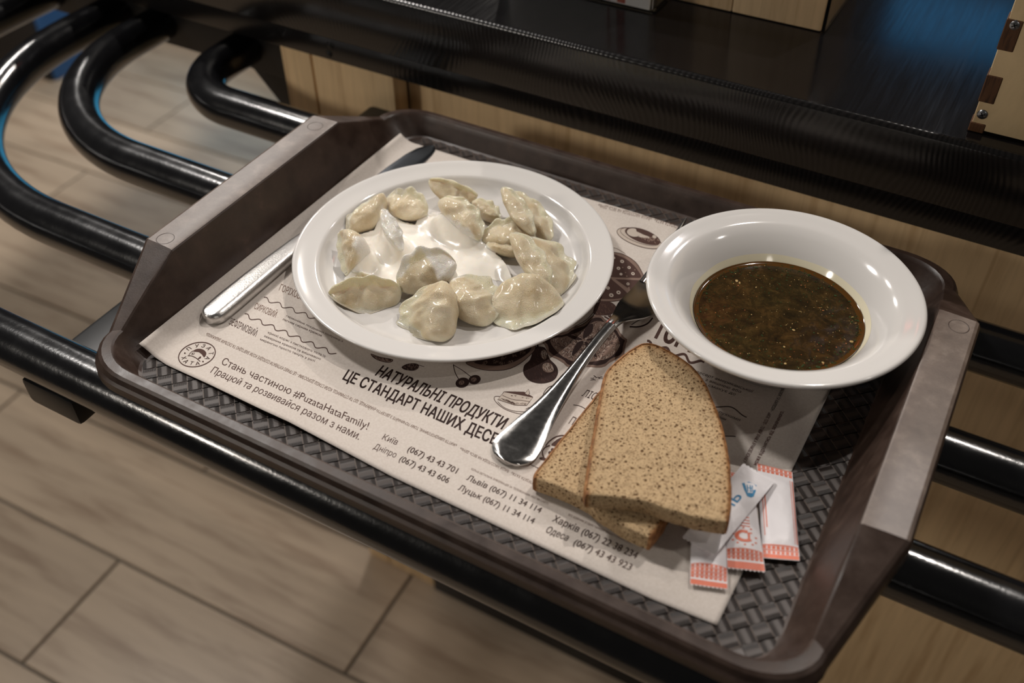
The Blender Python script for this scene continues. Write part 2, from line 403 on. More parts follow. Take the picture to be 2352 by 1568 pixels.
top = thing('worktop', 'thick black wood worktop with an eased front edge, above the oak cabinet', 'worktop', (0, 0.5, 0.03))
# slab with rounded arris
def slab_profile():
    p = []
    y0, y1, z0, z1, r_ = 0.225, 0.95, 0.0345, 0.0895, 0.0045
    p.append((y0, z0 + .001)); p.append((y0 + .001, z0))
    for k in range(6):
        a = PI / 2 * k / 5
        p.insert(0, (y0 + r_ - r_ * math.cos(a), z1 - r_ + r_ * math.sin(a)))
    p.insert(0, (y1, z1)); p.append((y1, z0))
    return p
pr = slab_profile(); V = []; F = []
xs = [-1.6 + 0.1 * k for k in range(33)]
for x in xs:
    for (y, z) in pr: V.append((x, y, z))
n_ = len(pr)
for i in range(len(xs) - 1):
    for k in range(n_):
        a = i * n_ + k; b_ = i * n_ + (k + 1) % n_
        F.append((a, b_, b_ + n_, a + n_))
F.append(tuple(range(n_))); F.append(tuple(range((len(xs) - 1) * n_, len(xs) * n_)))
sl = mesh_from('slab', V, F, top, BLACKWOOD, True, 50)
sl.data.materials.append(TOPWOOD)
for p_ in sl.data.polygons:
    if p_.normal.z > 0.9: p_.material_index = 1
box('apron_board', -1.6, 1.6, 0.236, 0.2495, 0.005, 0.0340, cab, BLACKWOOD, 0.0015)
for (u, v) in ((758, 104), (756, 124)):
    P = onY(u, v, 0.236)
    o = lathe('screw_head', [(0.01, 1.2), (2.6, 1.0), (3.4, 0.3), (3.4, -1)], 0, 0, 0, cab, BLACKSTEEL, 20)
    o.rotation_euler = (PI / 2, 0, 0); o.location = P

# ------------------------------------------------------------------ tray rails
rail = thing('tray_rail', 'black glossy tubular tray rail of four looped pipes under the brown tray', 'rail', (0, 0, -0.08))
PR, PZ = 0.0188, -0.0234
def tube(name, path, r, parent, m, n=28):
    V, F = [], []
    pts = [Vector(p) for p in path]
    for i, p in enumerate(pts):
        a = pts[max(0, i - 1)]; b_ = pts[min(len(pts) - 1, i + 1)]
        t = (b_ - a).normalized(); s = t.cross(Vector((0, 0, 1))).normalized(); u = s.cross(t)
        for k in range(n):
            q = 2 * PI * k / n
            V.append(p + s * (r * math.cos(q)) + u * (r * math.sin(q)))
    for i in range(len(pts) - 1):
        for k in range(n):
            a = i * n + k; b_ = i * n + (k + 1) % n
            F.append((a, b_, b_ + n, a + n))
    F.append(tuple(range(n))); F.append(tuple(range((len(pts) - 1) * n, len(pts) * n)))
    return mesh_from(name, V, F, parent, m, True, 60)
for (y, cx, rad) in ((0.156, -0.420, 0.066), (0.042, -0.430, 0.175), (-0.057, -0.420, 0.250), (-0.172, -0.412, 0.364)):
    path = [(1.2, y, PZ), (0.5, y, PZ), (0.0, y, PZ), (-0.3, y, PZ)]
    for k in range(25):
        a = PI / 2 * k / 24
        path.append((cx - rad * math.sin(a), y + rad - rad * math.cos(a), PZ))
    path.append((cx - rad, 0.262, PZ))
    path.append((cx - rad, 0.275, PZ))
    tube('rail_pipe', path, PR, rail, RAIL)
box('cross_bar', -0.322, -0.270, -0.187, 0.2490, -0.064, PZ - PR + 0.002, rail, BLACKSTEEL, 0.004)
box('cross_bar', 0.62, 0.677, -0.187, 0.2740, -0.070, PZ - PR + 0.002, rail, BLACKSTEEL, 0.004)
box('carrier_beam', -1.5, -0.432, 0.262, 0.302, -0.050, 0.034, rail, BLACKSTEEL, 0.003)
gv = [(-0.50, .272, -.05), (-0.432, .272, -.05), (-0.432, .272, -.125), (-0.50, .29, -.05), (-0.432, .29, -.05), (-0.432, .29, -.125)]
mesh_from('gusset_plate', gv, [(0, 1, 2), (3, 4, 5), (0, 1, 4, 3), (1, 2, 5, 4), (2, 0, 3, 5)], rail, BLACKSTEEL, False)

# ------------------------------------------------------------------ things on the worktop
ZT = 0.0895
bx = thing('plywood_box', 'pale plywood box with dark finger joints and screws at right end of worktop', 'box', (0.35, 0.30, ZT))
YB = 0.238
x0 = 0.2125
box('front_panel', x0 + .0005, 0.62, YB, YB + 0.010, ZT + 0.0025, ZT + 0.21, bx, PLY, 0.0008)
box('side_panel', x0, x0 + 0.010, YB + 0.0102, YB + 0.25, ZT + 0.0025, ZT + 0.21, bx, PLY, 0.0008)
box('back_panel', x0, 0.62, YB + 0.25, YB + 0.26, ZT + 0.0025, ZT + 0.21, bx, PLY, 0.0008)
for (a, b_) in ((0.0005, 0.0075), (0.0235, 0.0435), (0.0620, 0.0835), (0.103, 0.124), (0.144, 0.165), (0.185, 0.206)):
    box('finger_joint', x0 - 0.0006, x0 + 0.0098, YB - 0.0007, YB + 0.012, ZT + a, ZT + b_, bx, BURNT, 0.0005, 1)
for zz in (0.0145, 0.0800, 0.135):
    sc = lathe('screw', [(0.01, 0.9), (1.2, 0.9), (3.0, 0.5), (3.6, 0.0), (3.6, -1.0)], 0, 0, 0, bx, SCREW, 24)
    sc.rotation_euler = (PI / 2, 0, 0); sc.location = (x0 + 0.0052, YB - 0.0003, ZT + zz)
    for ang in (0.5, 0.5 + PI / 2):
        cr_ = box('cross_slot', -0.0018, 0.0018, -0.0004, 0.0004, 0.0007, 0.00105, sc, BLACKSTEEL)
        cr_.matrix_parent_inverse = Matrix.Identity(4); cr_.rotation_euler = (0, 0, ang)
wbx = thing('wooden_stand', 'pale wooden box of jointed boards behind the acrylic holder on worktop', 'stand', (0.0, 0.36, ZT))
box('front_board', -0.19, 0.0005, 0.335, 0.350, ZT + .001, ZT + 0.16, wbx, PINE, 0.0012)
box('front_board', 0.0012, 0.0775, 0.335, 0.350, ZT + .001, ZT + 0.16, wbx, PINE, 0.0012)
box('side_board', 0.065, 0.077, 0.3502, 0.47, ZT + .001, ZT + 0.16, wbx, PINE, 0.0012)
box('side_board', -0.19, -0.178, 0.3502, 0.47, ZT + .001, ZT + 0.16, wbx, PINE, 0.0012)
box('clear_end_plate', 0.078, 0.081, 0.334, 0.47, ZT + .002, ZT + 0.155, wbx, ACRYL)
ah = thing('menu_holder', 'clear acrylic holder with a white red-striped card at worktop top edge', 'holder', (-0.09, 0.31, ZT))
box('acrylic_sheet', -0.20, -0.056, 0.2985, 0.3005, ZT + .001, ZT + 0.15, ah, ACRYL, 0.0004, 1)
box('acrylic_sheet', -0.20, -0.056, 0.3045, 0.3065, ZT + .001, ZT + 0.15, ah, ACRYL, 0.0004, 1)
box('acrylic_foot', -0.20, -0.056, 0.3070, 0.333, ZT + .001, ZT + 0.004, ah, ACRYL, 0.0004, 1)
cd = box('card', -0.198, -0.0600, 0.3015, 0.3035, ZT + .003, ZT + 0.148, ah, CARD)
box('red_stripe', -0.0985, -0.0960, 0.3011, 0.3016, ZT + .004, ZT + 0.12, cd, REDINK)
box('red_stripe', -0.0895, -0.0820, 0.3011, 0.3016, ZT + .004, ZT + 0.12, cd, REDINK)

bx.location.y += .004; wbx.location.y += .005; ah.location.y += .005
# ------------------------------------------------------------------ tray
tray = thing('serving_tray', 'worn brown plastic serving tray with raised end handles on black rails', 'tray', (0, 0, -0.004))
def ring(f):
    """f -> quadrant points (x>=0,y>=0) from x-axis side to y-axis side; mirrored into a closed loop"""
    q = f
    loop = list(q)
    loop += [(-x, y, z) for (x, y, z) in reversed(q)][1:]
    loop += [(-x, -y, z) for (x, y, z) in q][1:]
    loop += [(x, -y, z) for (x, y, z) in reversed(q)][1:-1]
    return loop
def quad(xa, xb, xc, ya, yb, yc, za, zc, rx, ry, yc0):
    """xa: x along the handle, until y=ya; slope down to (xb, yb); corner; then straight at y=yc"""
    P = []
    for k in range(5): P.append((xa, ya * k / 4, za))
    P.append((xa, ya + 0.8, za - (0.4 if za > 1 else 0)))
    for k in range(1, 7):
        t = k / 6
        tz = t
        P.append((xa + (xb - xa) * t, ya + (yb - ya) * t, za + (zc - za) * tz))
    cx_, cy_ = xb - rx, yb
    for k in range(1, 9):
        a = PI / 2 * k / 8
        P.append((cx_ + rx * math.cos(a), cy_ + (yc - yb) * math.sin(a), zc))
    for k in range(1, 9):
        P.append((cx_ * (1 - k / 8), yc, zc))
    return P
rings = [
    quad(218, 218, 0, 95, 149, 169, -0.25, -0.25, 18, 18, 0),
    quad(219.5, 220, 0, 95, 149, 171, 1.2, 0.8, 20, 20, 0),
    quad(233.8, 230.8, 0, 95, 151, 175.6, 40, 12, 31, 27, 0),
    quad(235.0, 232.6, 0, 95, 152, 177.0, 44.2, 15.4, 32, 28, 0),
    quad(235.9, 233.6, 0, 94.8, 152.5, 178.2, 45.1, 17.2, 33, 29, 0),
    quad(237.4, 234.8, 0, 94.6, 153, 179.4, 45.5, 18.2, 34, 30, 0),
    quad(248, 237.3, 0, 94, 154, 181.8, 45.6, 17.7, 36, 32, 0),
    quad(258.6, 240.3, 0, 93.6, 156, 184.2, 45.4, 17.3, 38, 35, 0),
    quad(260.6, 242.6, 0, 93.3, 157, 186.0, 44.6, 15.8, 39, 36, 0),
    quad(261.8, 244.4, 0, 93, 157, 187.4, 42.5, 12.2, 39, 37, 0),
    quad(262.3, 245.0, 0, 93, 157, 189.3, 39.0, 10.7, 39, 38, 0),
    quad(262.6, 245.3, 0, 93, 157, 189.9, 32.0, 5.5, 39, 38, 0),
]
V, F = [], []
for rg in rings:
    lp = ring(rg); N = len(lp)
    for p in lp: V.append((p[0] * .001, p[1] * .001, p[2] * .001))
for i in range(len(rings) - 1):
    for k in range(N):
        a = i * N + k; b_ = i * N + (k + 1) % N
        F.append((a, b_, b_ + N, a + N))
F.append(tuple(range(N)))
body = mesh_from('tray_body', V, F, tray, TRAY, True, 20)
if body.data.polygons[-1].normal.z < 0:
    bm = bmesh.new(); bm.from_mesh(body.data); bmesh.ops.reverse_faces(bm, faces=bm.faces); bm.to_mesh(body.data); bm.free()
body.data.materials.append(SCUFF_SHEEN)
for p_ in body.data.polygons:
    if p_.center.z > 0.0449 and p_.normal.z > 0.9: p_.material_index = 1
sd = body.modifiers.new('thickness', 'SOLIDIFY'); sd.thickness = 0.0028; sd.offset = -1
# woven relief: cells turned 45 degrees
S = 13.4 / math.sqrt(2)
V, F, UVs, MI = [], [], [], []
gp = 0.36
nn = 60
def cell(cx_, cy_, d):
    ax = Vector((math.cos(d), math.sin(d))); ay = Vector((-ax.y, ax.x)); h = S / 2 - gp
    base = len(V); nx = 6
    for i in range(nx + 1):
        t = i / nx * 2 - 1
        for j in range(3):
            s_ = j - 1
            z = 0.20 - 0.26 * abs(t) ** 4 - 0.04 * s_ * s_
            p = Vector((cx_, cy_)) + ax * (t * h) + ay * (s_ * h)
            V.append((p.x * .001, p.y * .001, z * .001)); UVs.append(((t + 1) / 2, (s_ + 1) / 2))
    for i in range(nx):
        for j in range(2):
            a = base + i * 3 + j
            F.append((a, a + 3, a + 4, a + 1)); MI.append(0)
    for d1, d2 in ((ax, ay), (ay, ax)):
        b0 = len(V); H_ = S / 2 + gp
        for (s_, t) in ((S / 2 - gp, -H_), (S / 2 + gp, -H_), (S / 2 + gp, H_), (S / 2 - gp, H_)):
            p = Vector((cx_, cy_)) + d1 * s_ + d2 * t
            V.append((p.x * .001, p.y * .001, .00012)); UVs.append((.5, .5))
        q = (b0, b0 + 1, b0 + 2, b0 + 3)
        F.append(q if d1 is ax else q[::-1]); MI.append(1)
for i in range(-nn, nn):
    for j in range(-nn, nn):
        x = (i - j) * S / math.sqrt(2) + 2.0; y = (i + j) * S / math.sqrt(2) + 4.5
        if abs(x) > 218.5 or abs(y) > 170.5 or (abs(x) > 200 and abs(y) > 150 and math.hypot(abs(x) - 200, abs(y) - 150) > 19): continue
        if -120 < x < 120 and -110 < y < 110: continue
        cell(x, y, PI / 4 if (i + j) % 2 == 0 else -PI / 4)
wv_ = mesh_raw('woven_relief', V, F, tray, WEAVE, True)
wv_['kind'] = 'stuff'
RIDGE = mat('pale_moulded_ridge', srgb(80, 68, 60), 0.5, spec=0.35); wv_.data.materials.append(RIDGE)
for p_, mi in zip(wv_.data.polygons, MI): p_.material_index = mi
uvl = wv_.data.uv_layers.new(name='UVMap')
for l in wv_.data.loops: uvl.data[l.index].uv = UVs[l.vertex_index]
for (u, v) in ((380, 548), (724, 290), (2202, 750)):
    P = at(u, v, 45.4)
    lathe('moulding_mark', [(5.6, 0.0), (5.9, 0.35), (6.3, 0.35), (6.6, 0.0)], P.x, P.y, 0.0453, tray, TRAY, 28)
for (xx, yy) in ((-150, -57), (150, -57), (-150, 42), (150, 42)):
    pass

# ------------------------------------------------------------------ paper placemat
pap = thing('paper_placemat', 'printed kraft paper placemat with brown lettering, lying in the tray', 'placemat', (0, 0, 0.001))
def paper_z(x, y):   # mm -> mm
    z = 0.75
    if x < -206:
        t = (-206 - x) / 16.6
        z += 9.3 * t ** 2
    z += 2.6 * math.exp(-((x + 118) / 48) ** 2) * smooth01((-128 - y) / 28)
    z += 2.4 * math.exp(-((x - 15) / 55) ** 2) * smooth01((y - 128) / 25)
    z += 1.2 * math.exp(-((x + 150) / 50) ** 2) * smooth01((y - 128) / 25)
    z += 0.25 * (1 + noise.noise(Vector((x * .018, y * .018, 0))))
    return z
NX, NY = 150, 110
V, F = [], []
FE = ((-222.6, -146), (-211, -150.5), (-200, -152), (-164, -152), (-116, -153), (-96, -153), (-33, -157), (-16, -158), (73, -159), (153, -160), (188, -158))
def interp(x, tb):
    for (a, b_), (c_, d_) in zip(tb, tb[1:]):
        if x <= c_: return b_ + (d_ - b_) * max(0, (x - a)) / (c_ - a)
    return tb[-1][1]
cFL, cBL, cFR, cBR = Vector((-222.6, -150)), Vector((-219.5, 155.5)), Vector((188, -158)), Vector((194, 149))
for j in range(NY + 1):
    for i in range(NX + 1):
        a, b_ = i / NX, j / NY
        p = cFL.lerp(cFR, a).lerp(cBL.lerp(cBR, a), b_)
        p.y += (1 - b_) * (interp(p.x, FE) - cFL.lerp(cFR, a).y - .62 * (paper_z(p.x, -156) - .9))
        V.append((p.x * .001, p.y * .001, paper_z(p.x, p.y) * .001))
for j in range(NY):
    for i in range(NX):
        a = j * (NX + 1) + i
        F.append((a, a + 1, a + NX + 2, a + NX + 1))
sheet = mesh_raw('sheet', V, F, pap, PAPER, True)
sm = sheet.modifiers.new('thickness', 'SOLIDIFY'); sm.thickness = 0.00012; sm.offset = -1

fcurve = bpy.data.curves.new('lettering', 'FONT')
fobj = bpy.data.objects.new('lettering', fcurve); COL.objects.link(fobj)
from mathutils.geometry import delaunay_2d_cdt
_gl = {}
def outline(s, offset):
    fcurve.body = s; fcurve.size = 1.0; fcurve.offset = 0; fcurve.fill_mode = 'NONE'; fcurve.resolution_u = 3
    bpy.context.view_layer.update()
    me = bpy.data.meshes.new_from_object(fobj.evaluated_get(bpy.context.evaluated_depsgraph_get()))
    return [Vector((v.co.x, v.co.y)) for v in me.vertices], [tuple(e.vertices) for e in me.edges]
def glyph(ch, offset):
    """one letter as filled triangles (non-zero winding) and its advance"""
    if (ch, offset) in _gl: return _gl[(ch, offset)]
    h0 = min(v.x for v in outline('H', offset)[0])
    adv = min(v.x for v in outline(ch + 'H', offset)[0][-12:]) - h0
    co, ed = outline(ch, offset)
    vs, out = [], []
    if ch != ' ' and ed:
        vs, _, f, _, _, _ = delaunay_2d_cdt(co, ed, [], 0, 1e-6)
        segs = [(co[a], co[b_]) for a, b_ in ed]
        for t in f:
            cx_ = sum(vs[i].x for i in t) / 3; cy_ = sum(vs[i].y for i in t) / 3; w_ = 0
            for (a, b_) in segs:
                if (a.y <= cy_) != (b_.y <= cy_) and a.x + (cy_ - a.y) / (b_.y - a.y) * (b_.x - a.x) > cx_: w_ += 1 if b_.y > a.y else -1
            if w_: out.append(tuple(t))
    _gl[(ch, offset)] = ([(p.x, p.y) for p in vs], out, adv)
    return _gl[(ch, offset)]
def glyphs(s, offset=0.0):
    V, F, x = [], [], 0.0
    sh = ((0, 0),) if offset < .009 else ((offset, offset * .5), (-offset, offset * .5), (offset, -offset * .5), (-offset, -offset * .5))
    for ch in s:
        vs, f, adv = glyph(ch, 0)
        for (dx, dy) in sh:
            b0 = len(V)
            V += [(p[0] + x + dx, p[1] + dy, 0) for p in vs]; F += [tuple(i + b0 for i in t) for t in f]
        x += adv + offset * .6
    me = bpy.data.meshes.new('letters'); me.from_pydata(V, [], F)
    return me
_caps = {}
def T(s, p0, p1, pt, m=INK, bold=0.0, name='printed_text', parent=None, zf=None, zp=1.0, lift=0.10):
    """affine text: baseline start p0, baseline end p1, top of first stem pt (photo pixels)"""
    me = glyphs(s, bold)
    if not me.vertices: return
    x0_ = min(v.co.x for v in me.vertices); x1_ = max(v.co.x for v in me.vertices)
    cap = 0.727
    A, B, Cc = at(*p0, zp), at(*p1, zp), at(*pt, zp)
    ux = (B - A) / (x1_ - x0_); uy = (Cc - A) / cap
    for v in me.vertices:
        q = A + ux * (v.co.x - x0_) + uy * v.co.y
        zz = (zf or paper_z)(q.x * 1000, q.y * 1000) + lift
        v.co = (q.x, q.y, zz * .001)
    me.name = name
    me.materials.clear()
    o = new_obj(name, me, parent or pap, m); fix_parent(o)
    # make sure the print faces up
    if me.polygons and sum(p.normal.z * p.area for p in me.polygons) < 0:
        me.flip_normals()
    return o
class Print:
    """flat ink shapes on the paper; points are photo pixels"""
    def __init__(s, name='printed_drawing', lift=0.10):
        s.V = []; s.F = []; s.mi = []; s.mats = []; s.name = name; s.lift = lift
    def midx(s, m):
        if m not in s.mats: s.mats.append(m)
        return s.mats.index(m)
    def P(s, p, lift):
        q = at(p[0], p[1], 1.0)
        return (q.x, q.y, (paper_z(q.x * 1000, q.y * 1000) + lift) * .001)
    def fill(s, pts, m=INK, k=0, smooth=0):
        if smooth: pts = catmull(pts, smooth)
        cx_ = sum(p[0] for p in pts) / len(pts); cy_ = sum(p[1] for p in pts) / len(pts)
        b0 = len(s.V); s.V.append(s.P((cx_, cy_), s.lift + .03 * k))
        for p in pts: s.V.append(s.P(p, s.lift + .03 * k))
        n = len(pts)
        for i in range(n):
            s.F.append((b0, b0 + 1 + i, b0 + 1 + (i + 1) % n)); s.mi.append(s.midx(m))
    def line(s, pts, w=1.2, m=INK, k=1, smooth=0, closed=False):
        if smooth: pts = catmull(pts, smooth, closed)
        if closed: pts = pts + [pts[0]]
        n = len(pts); b0 = len(s.V)
        for i in range(n):
            a = pts[max(0, i - 1)]; b_ = pts[min(n - 1, i + 1)]
            dx, dy = b_[0] - a[0], b_[1] - a[1]; L = math.hypot(dx, dy) or 1
            ww = w[0] + (w[1] - w[0]) * i / (n - 1) if isinstance(w, tuple) else w
            nx_, ny_ = -dy / L * ww / 2, dx / L * ww / 2
            s.V.append(s.P((pts[i][0] + nx_, pts[i][1] + ny_), s.lift + .03 * k))
            s.V.append(s.P((pts[i][0] - nx_, pts[i][1] - ny_), s.lift + .03 * k))
        for i in range(n - 1):
            a = b0 + 2 * i
            s.F.append((a, a + 1, a + 3, a + 2)); s.mi.append(s.midx(m))
    def ell(s, c, rx, ry, ang=0, n=20):
        return [(c[0] + rx * math.cos(t) * math.cos(ang) - ry * math.sin(t) * math.sin(ang), c[1] + rx * math.cos(t) * math.sin(ang) + ry * math.sin(t) * math.cos(ang)) for t in (2 * PI * i / n for i in range(n))]
    def done(s, parent=None):
        o = mesh_raw(s.name, s.V, s.F, parent or pap)
        for m in s.mats: o.data.materials.append(m)
        for p, mi in zip(o.data.polygons, s.mi): p.material_index = mi
        return o
c4 = crop(200, 640, 2.8); c5 = crop(800, 760, 3.137); c6 = crop(1180, 760, 2.904); c3 = crop(700, 1150, 2.94)
ca = crop(540, 620, 8.71); cb = crop(1040, 660, 5.345); cc = crop(1360, 500, 7.84); ce = crop(1620, 830, 6.532)
cf = crop(1200, 860, 6.03); cg = crop(840, 800, 5.113); ch = crop(400, 740, 10.69); ci = crop(1340, 640, 9.8)
# lower margin lines
T('Стань частиною #PuzataHataFamily!', c4(860, 548), c4(1800, 972), c4(885, 505), INK)
T('Працюй та розвивайся разом з нами.', c4(792, 606), c4(1745, 1038), c4(822, 565), INK)
T('НАТУРАЛЬНІ ПРОДУКТИ', cg(105, 312), cg(1600, 950), cg(200, 200), INKD, 0.028)
T('ЦЕ СТАНДАРТ НАШИХ ДЕСЕРТІВ', c4(1640, 645), cg(1840, 1275), c4(1680, 583), INKD, 0.028)
T('Київ', c5(240, 780), c5(345, 822), c5(266, 742), INK, 0.008)
T('Дніпро', c5(178, 848), c5(335, 915), c5(203, 810), INK, 0.008)
T('(067) 43 43 701', c5(422, 865), c5(775, 1028), c5(448, 827), INK, 0.012)
T('(067) 43 43 606', c5(362, 935), c5(715, 1098), c5(388, 897), INK, 0.012)
T('Львів (067) 11 34 114', c5(848, 1070), c5(1380, 1312), c5(873, 1034), INK, 0.012)
T('Луцьк (067) 11 34 114', c5(787, 1142), c5(1330, 1390), c5(812, 1104), INK, 0.012)
T('Харків (067) 22 38 234', c3(1668, 136), c3(2235, 392), c3(1694, 95), INK, 0.012)
T('Одеса', c3(1622, 210), c3(1768, 272), c3(1650, 170), INK, 0.012)
T('(067) 43 43 923', c3(1810, 295), c3(2195, 470), c3(1836, 255), INK, 0.012)
T('БІЛЬШ ДЕТАЛЬНА ІНФОРМАЦІЯ ЗА ТЕЛЕФОНАМИ АБО НА САЙТІ', c5(885, 999), c5(1438, 1252), c5(890, 985), INKL)
T('ВСІ ДЗВІНКИ ЗГІДНО ТАРИФІВ ВАШОГО ОПЕРАТОРА', c5(1585, 1330), c3(2200, 292), c5(1590, 1316), INKL)
# upside-down line along the inner frame
T('«НАЙКРАЩЕ, ЩО ТИ ОТРИМУЄШ, КОЛИ СТАЄШ ДОРОСЛИМ – ЦЕ ПРАВО КУПУВАТИ СОЛОДКЕ КОЛИ ЗАВГОДНО ТА СКІЛЬКИ ЗАБАЖАЄШ»', c4(1862, 832), ch(815, 255), c4(1850, 852), INKL)
T('«ЖИТТЯ ШВИДКОПЛИННЕ, ТОМУ ПОЧИНАЙТЕ З ДЕСЕРТУ» ·', cg(1078, 1128), cg(118, 706), cg(1060, 1158), INKL)
T('«ПУЗАТА ХАТА» · ВАША НАСОЛОДА НА ВЕСЬ ДЕНЬ» ·', c5(1345, 1090), c5(800, 832), c5(1335, 1108), INKL)
# menu entries at the left
T('ГОРІХОВИЙ', ca(872, 405), ca(1420, 640), ca(925, 275), INKL)
T('СИРКОВИЙ', ca(372, 770), ca(800, 955), ca(425, 650), INKL, 0.004)
T('ЗЕФІРМОВИЙ', ca(-130, 1080), ca(410, 1335), ca(-80, 950), INK, 0.004)
T('гармонійне поєднання полуниці з', ca(1018, 930), ca(2150, 1440), ca(1033, 893), INK)
T('легким сирним кремом', ca(945, 998), ca(1725, 1330), ca(962, 955), INK)
T('крихкі коржі з листкового тіста із', ca(652, 1265), c4(1530, 505), ca(670, 1222), INK)
T('заварним кремом та вишневою', ca(572, 1332), c4(1500, 522), ca(590, 1292), INK)
T('меренгою просто тануть у роті', ca(497, 1400), c4(1462, 535), ca(515, 1360), INK)
def wavy(p0, p1, amp, per, w, m=INK, ph=0.0):
    pr_ = Print('printed_wave')
    A, B = at(*p0, 1.0), at(*p1, 1.0)
    d = (B - A); L = d.length; d.normalize(); nrm = Vector((-d.y, d.x, 0))
    n = int(L / 0.0006)
    pts = []
    for i in range(n + 1):
        s_ = L * i / n
        q = A + d * s_ + nrm * (amp * .001 * math.sin(2 * PI * s_ / (per * .001) + ph))
        pts.append(proj(q))
    pr_.line(pts, w, m, 1); return pr_.done()
wavy(ca(560, 560), ca(1650, 990), 1.6, 11.5, 1.8, INK, 0.6)
wavy(ca(175, 890), ca(2010, 1680), 1.6, 11.5, 2.0, INK, 0.6)
# right column
T('ТОРТИ', ci(1515, 1280), ci(2760, 1800), ci(1715, 900), INK, 0.05)
wavy(ci(1400, 1440), c6(1262, 222), 2.7, 13.0, 5.5, INK, 1.0)
T('популярний десерт американської', c6(1010, 205), c6(1592, 412), c6(1022, 190), INKD, 0.006)
T('куштуйте – з вишнею або', c6(1080, 262), c6(1512, 414), c6(1092, 247), INKD, 0.006)
T('чудово смакує до', c6(1160, 322), c6(1475, 430), c6(1172, 307), INKD, 0.006)
wavy(c6(1180, 440), c6(1560, 560), 2.2, 22.0, 2.2, INKD, 0.4)
T('з ягодами пухкими', c6(1190, 478), c6(1505, 602), c6(1202, 462), INKD, 0.006)
T('вершковим', c6(1270, 545), c6(1410, 598), c6(1282, 530), INKD, 0.006)
wavy(c6(1250, 620), c6(1472, 718), 2.2, 22.0, 2.2, INKD, 0.9)
T('«МОЄ ТІЛО – ТО МІЙ ХРАМ. А ХРАМОВІ ВОНАХ У', ce(948, 762), ce(560, 1500), ce(996, 785), INKR, 0.018)
T('МАЛЮК ТА КАРЛСОН ·', ce(1146, 392), ce(968, 742), ce(1192, 412), INKD, 0.018)
T('може відрізнятись від зазначеного.', ce(768, 1566), ce(1182, 752), ce(708, 1540), INKR, 0.018)
T('ЛІСОВИЙ', cf(815, 295), cf(1290, 440), cf(880, 205), INKD, 0.004)
T("П'ЯНА", cf(635, 680), cf(900, 790), cf(702, 580), INK, 0.0)
wavy(cf(700, 432), cf(960, 520), 1.6, 24.0, 1.4, INKD, 0.5)
T('www.puzatahata.ua', cf(110, 1255), cf(700, 1540), cf(122, 1230), INK, 0.012)
T('«ПУЗАТА ХАТА» · «ВАША НАСОЛОДА НА ВЕСЬ ДЕНЬ» ·', (1560, 523), (1372, 470), (1557, 530), INKL)
fobj_done = True

# round emblem with the house under a thatched cap
lg = Print('printed_emblem')
Cw = at(*ch(562, 795), 1.0); Rw = (at(*ch(1012, 730), 1.0) - at(*ch(112, 862), 1.0)).length / 2
lg.line([proj(Cw + Vector((math.cos(t), math.sin(t), 0)) * Rw) for t in (2 * PI * i / 64 for i in range(64))], 2.2, INK, 1, 0, True)
lg.fill([ch(*p) for p in ((470, 720), (520, 670), (620, 652), (710, 672), (780, 730), (785, 800), (735, 865), (690, 800), (620, 745), (550, 722))], INK, 1, 3)
lg.line([ch(*p) for p in ((480, 700), (420, 735), (375, 790), (365, 825))], 1.2, INK, 1, 4)
lg.line([ch(*p) for p in ((335, 825), (430, 832), (520, 870), (600, 930), (640, 970))], 1.8, INK, 1, 4)
lg.fill([ch(*p) for p in ((640, 840), (668, 850), (650, 890), (590, 915), (575, 905))], INK, 1)
lg.line([ch(*p) for p in ((425, 790), (450, 755), (510, 755), (485, 795), (425, 790))], 1.0, INK, 1)
lg.line([ch(*p) for p in ((465, 757), (445, 792))], 0.8, INK, 1)
lg.fill(lg.ell(ch(265, 762), 2, 1.7), INK, 1); lg.fill(lg.ell(ch(710, 970), 2, 1.7), INK, 1)
lgo = lg.done()
def arc_letter(s, px, outward=True):
    me = glyphs(s, 0.012)
    P = at(*px, 1.0); d = (P - Cw); d.z = 0; d.normalize()
    up = d if outward else -d; rt = Vector((up.y, -up.x, 0)); hsz = 0.0043
    w_ = max(v.co.x for v in me.vertices) + min(v.co.x for v in me.vertices)
    for v in me.vertices:
        q = P + rt * ((v.co.x - w_ / 2) * hsz) + up * ((v.co.y - 0.36) * hsz)
        v.co = (q.x, q.y, (paper_z(q.x * 1000, q.y * 1000) + .1) * .001)
    me.materials.clear(); me.name = 'emblem_letter'
    o = new_obj('emblem_letter', me, lgo, INK)
    o.matrix_parent_inverse = Matrix.Translation((0, 0, 0)); o.matrix_parent_inverse = (Matrix.Translation(pap.location) @ Matrix.Translation(pap.location).inverted())
for s, p in zip('ПУЗАТА', ((362, 652), (562, 578), (722, 580), (852, 640), (905, 765), (822, 885))): arc_letter(s, ch(*p))
for s, p in zip('ХАТА', ((243, 880), (295, 968), (432, 1010), (578, 1016))): arc_letter(s, ch(*p), False)

# drawings
random.seed(3)
def hatch(p, pts, m, n, w=0.8, L=10, ang=0.6, jit=0.5, k=2):
    """short strokes scattered inside a polygon"""
    xs = [q[0] for q in pts]; ys = [q[1] for q in pts]
    def inside(x, y):
        c_ = False; j = len(pts) - 1
        for i in range(len(pts)):
            if (pts[i][1] > y) != (pts[j][1] > y) and x < (pts[j][0] - pts[i][0]) * (y - pts[i][1]) / (pts[j][1] - pts[i][1]) + pts[i][0]: c_ = not c_
            j = i
        return c_
    t = 0
    for _ in range(n * 6):
        x = random.uniform(min(xs), max(xs)); y = random.uniform(min(ys), max(ys))
        a = ang + random.uniform(-jit, jit); l = L * random.uniform(.5, 1.2) / 2
        q0 = (x - math.cos(a) * l, y - math.sin(a) * l); q1 = (x + math.cos(a) * l, y + math.sin(a) * l)
        if inside(*q0) and inside(*q1):
            p.line([q0, q1], w, m, k); t += 1
            if t >= n: break
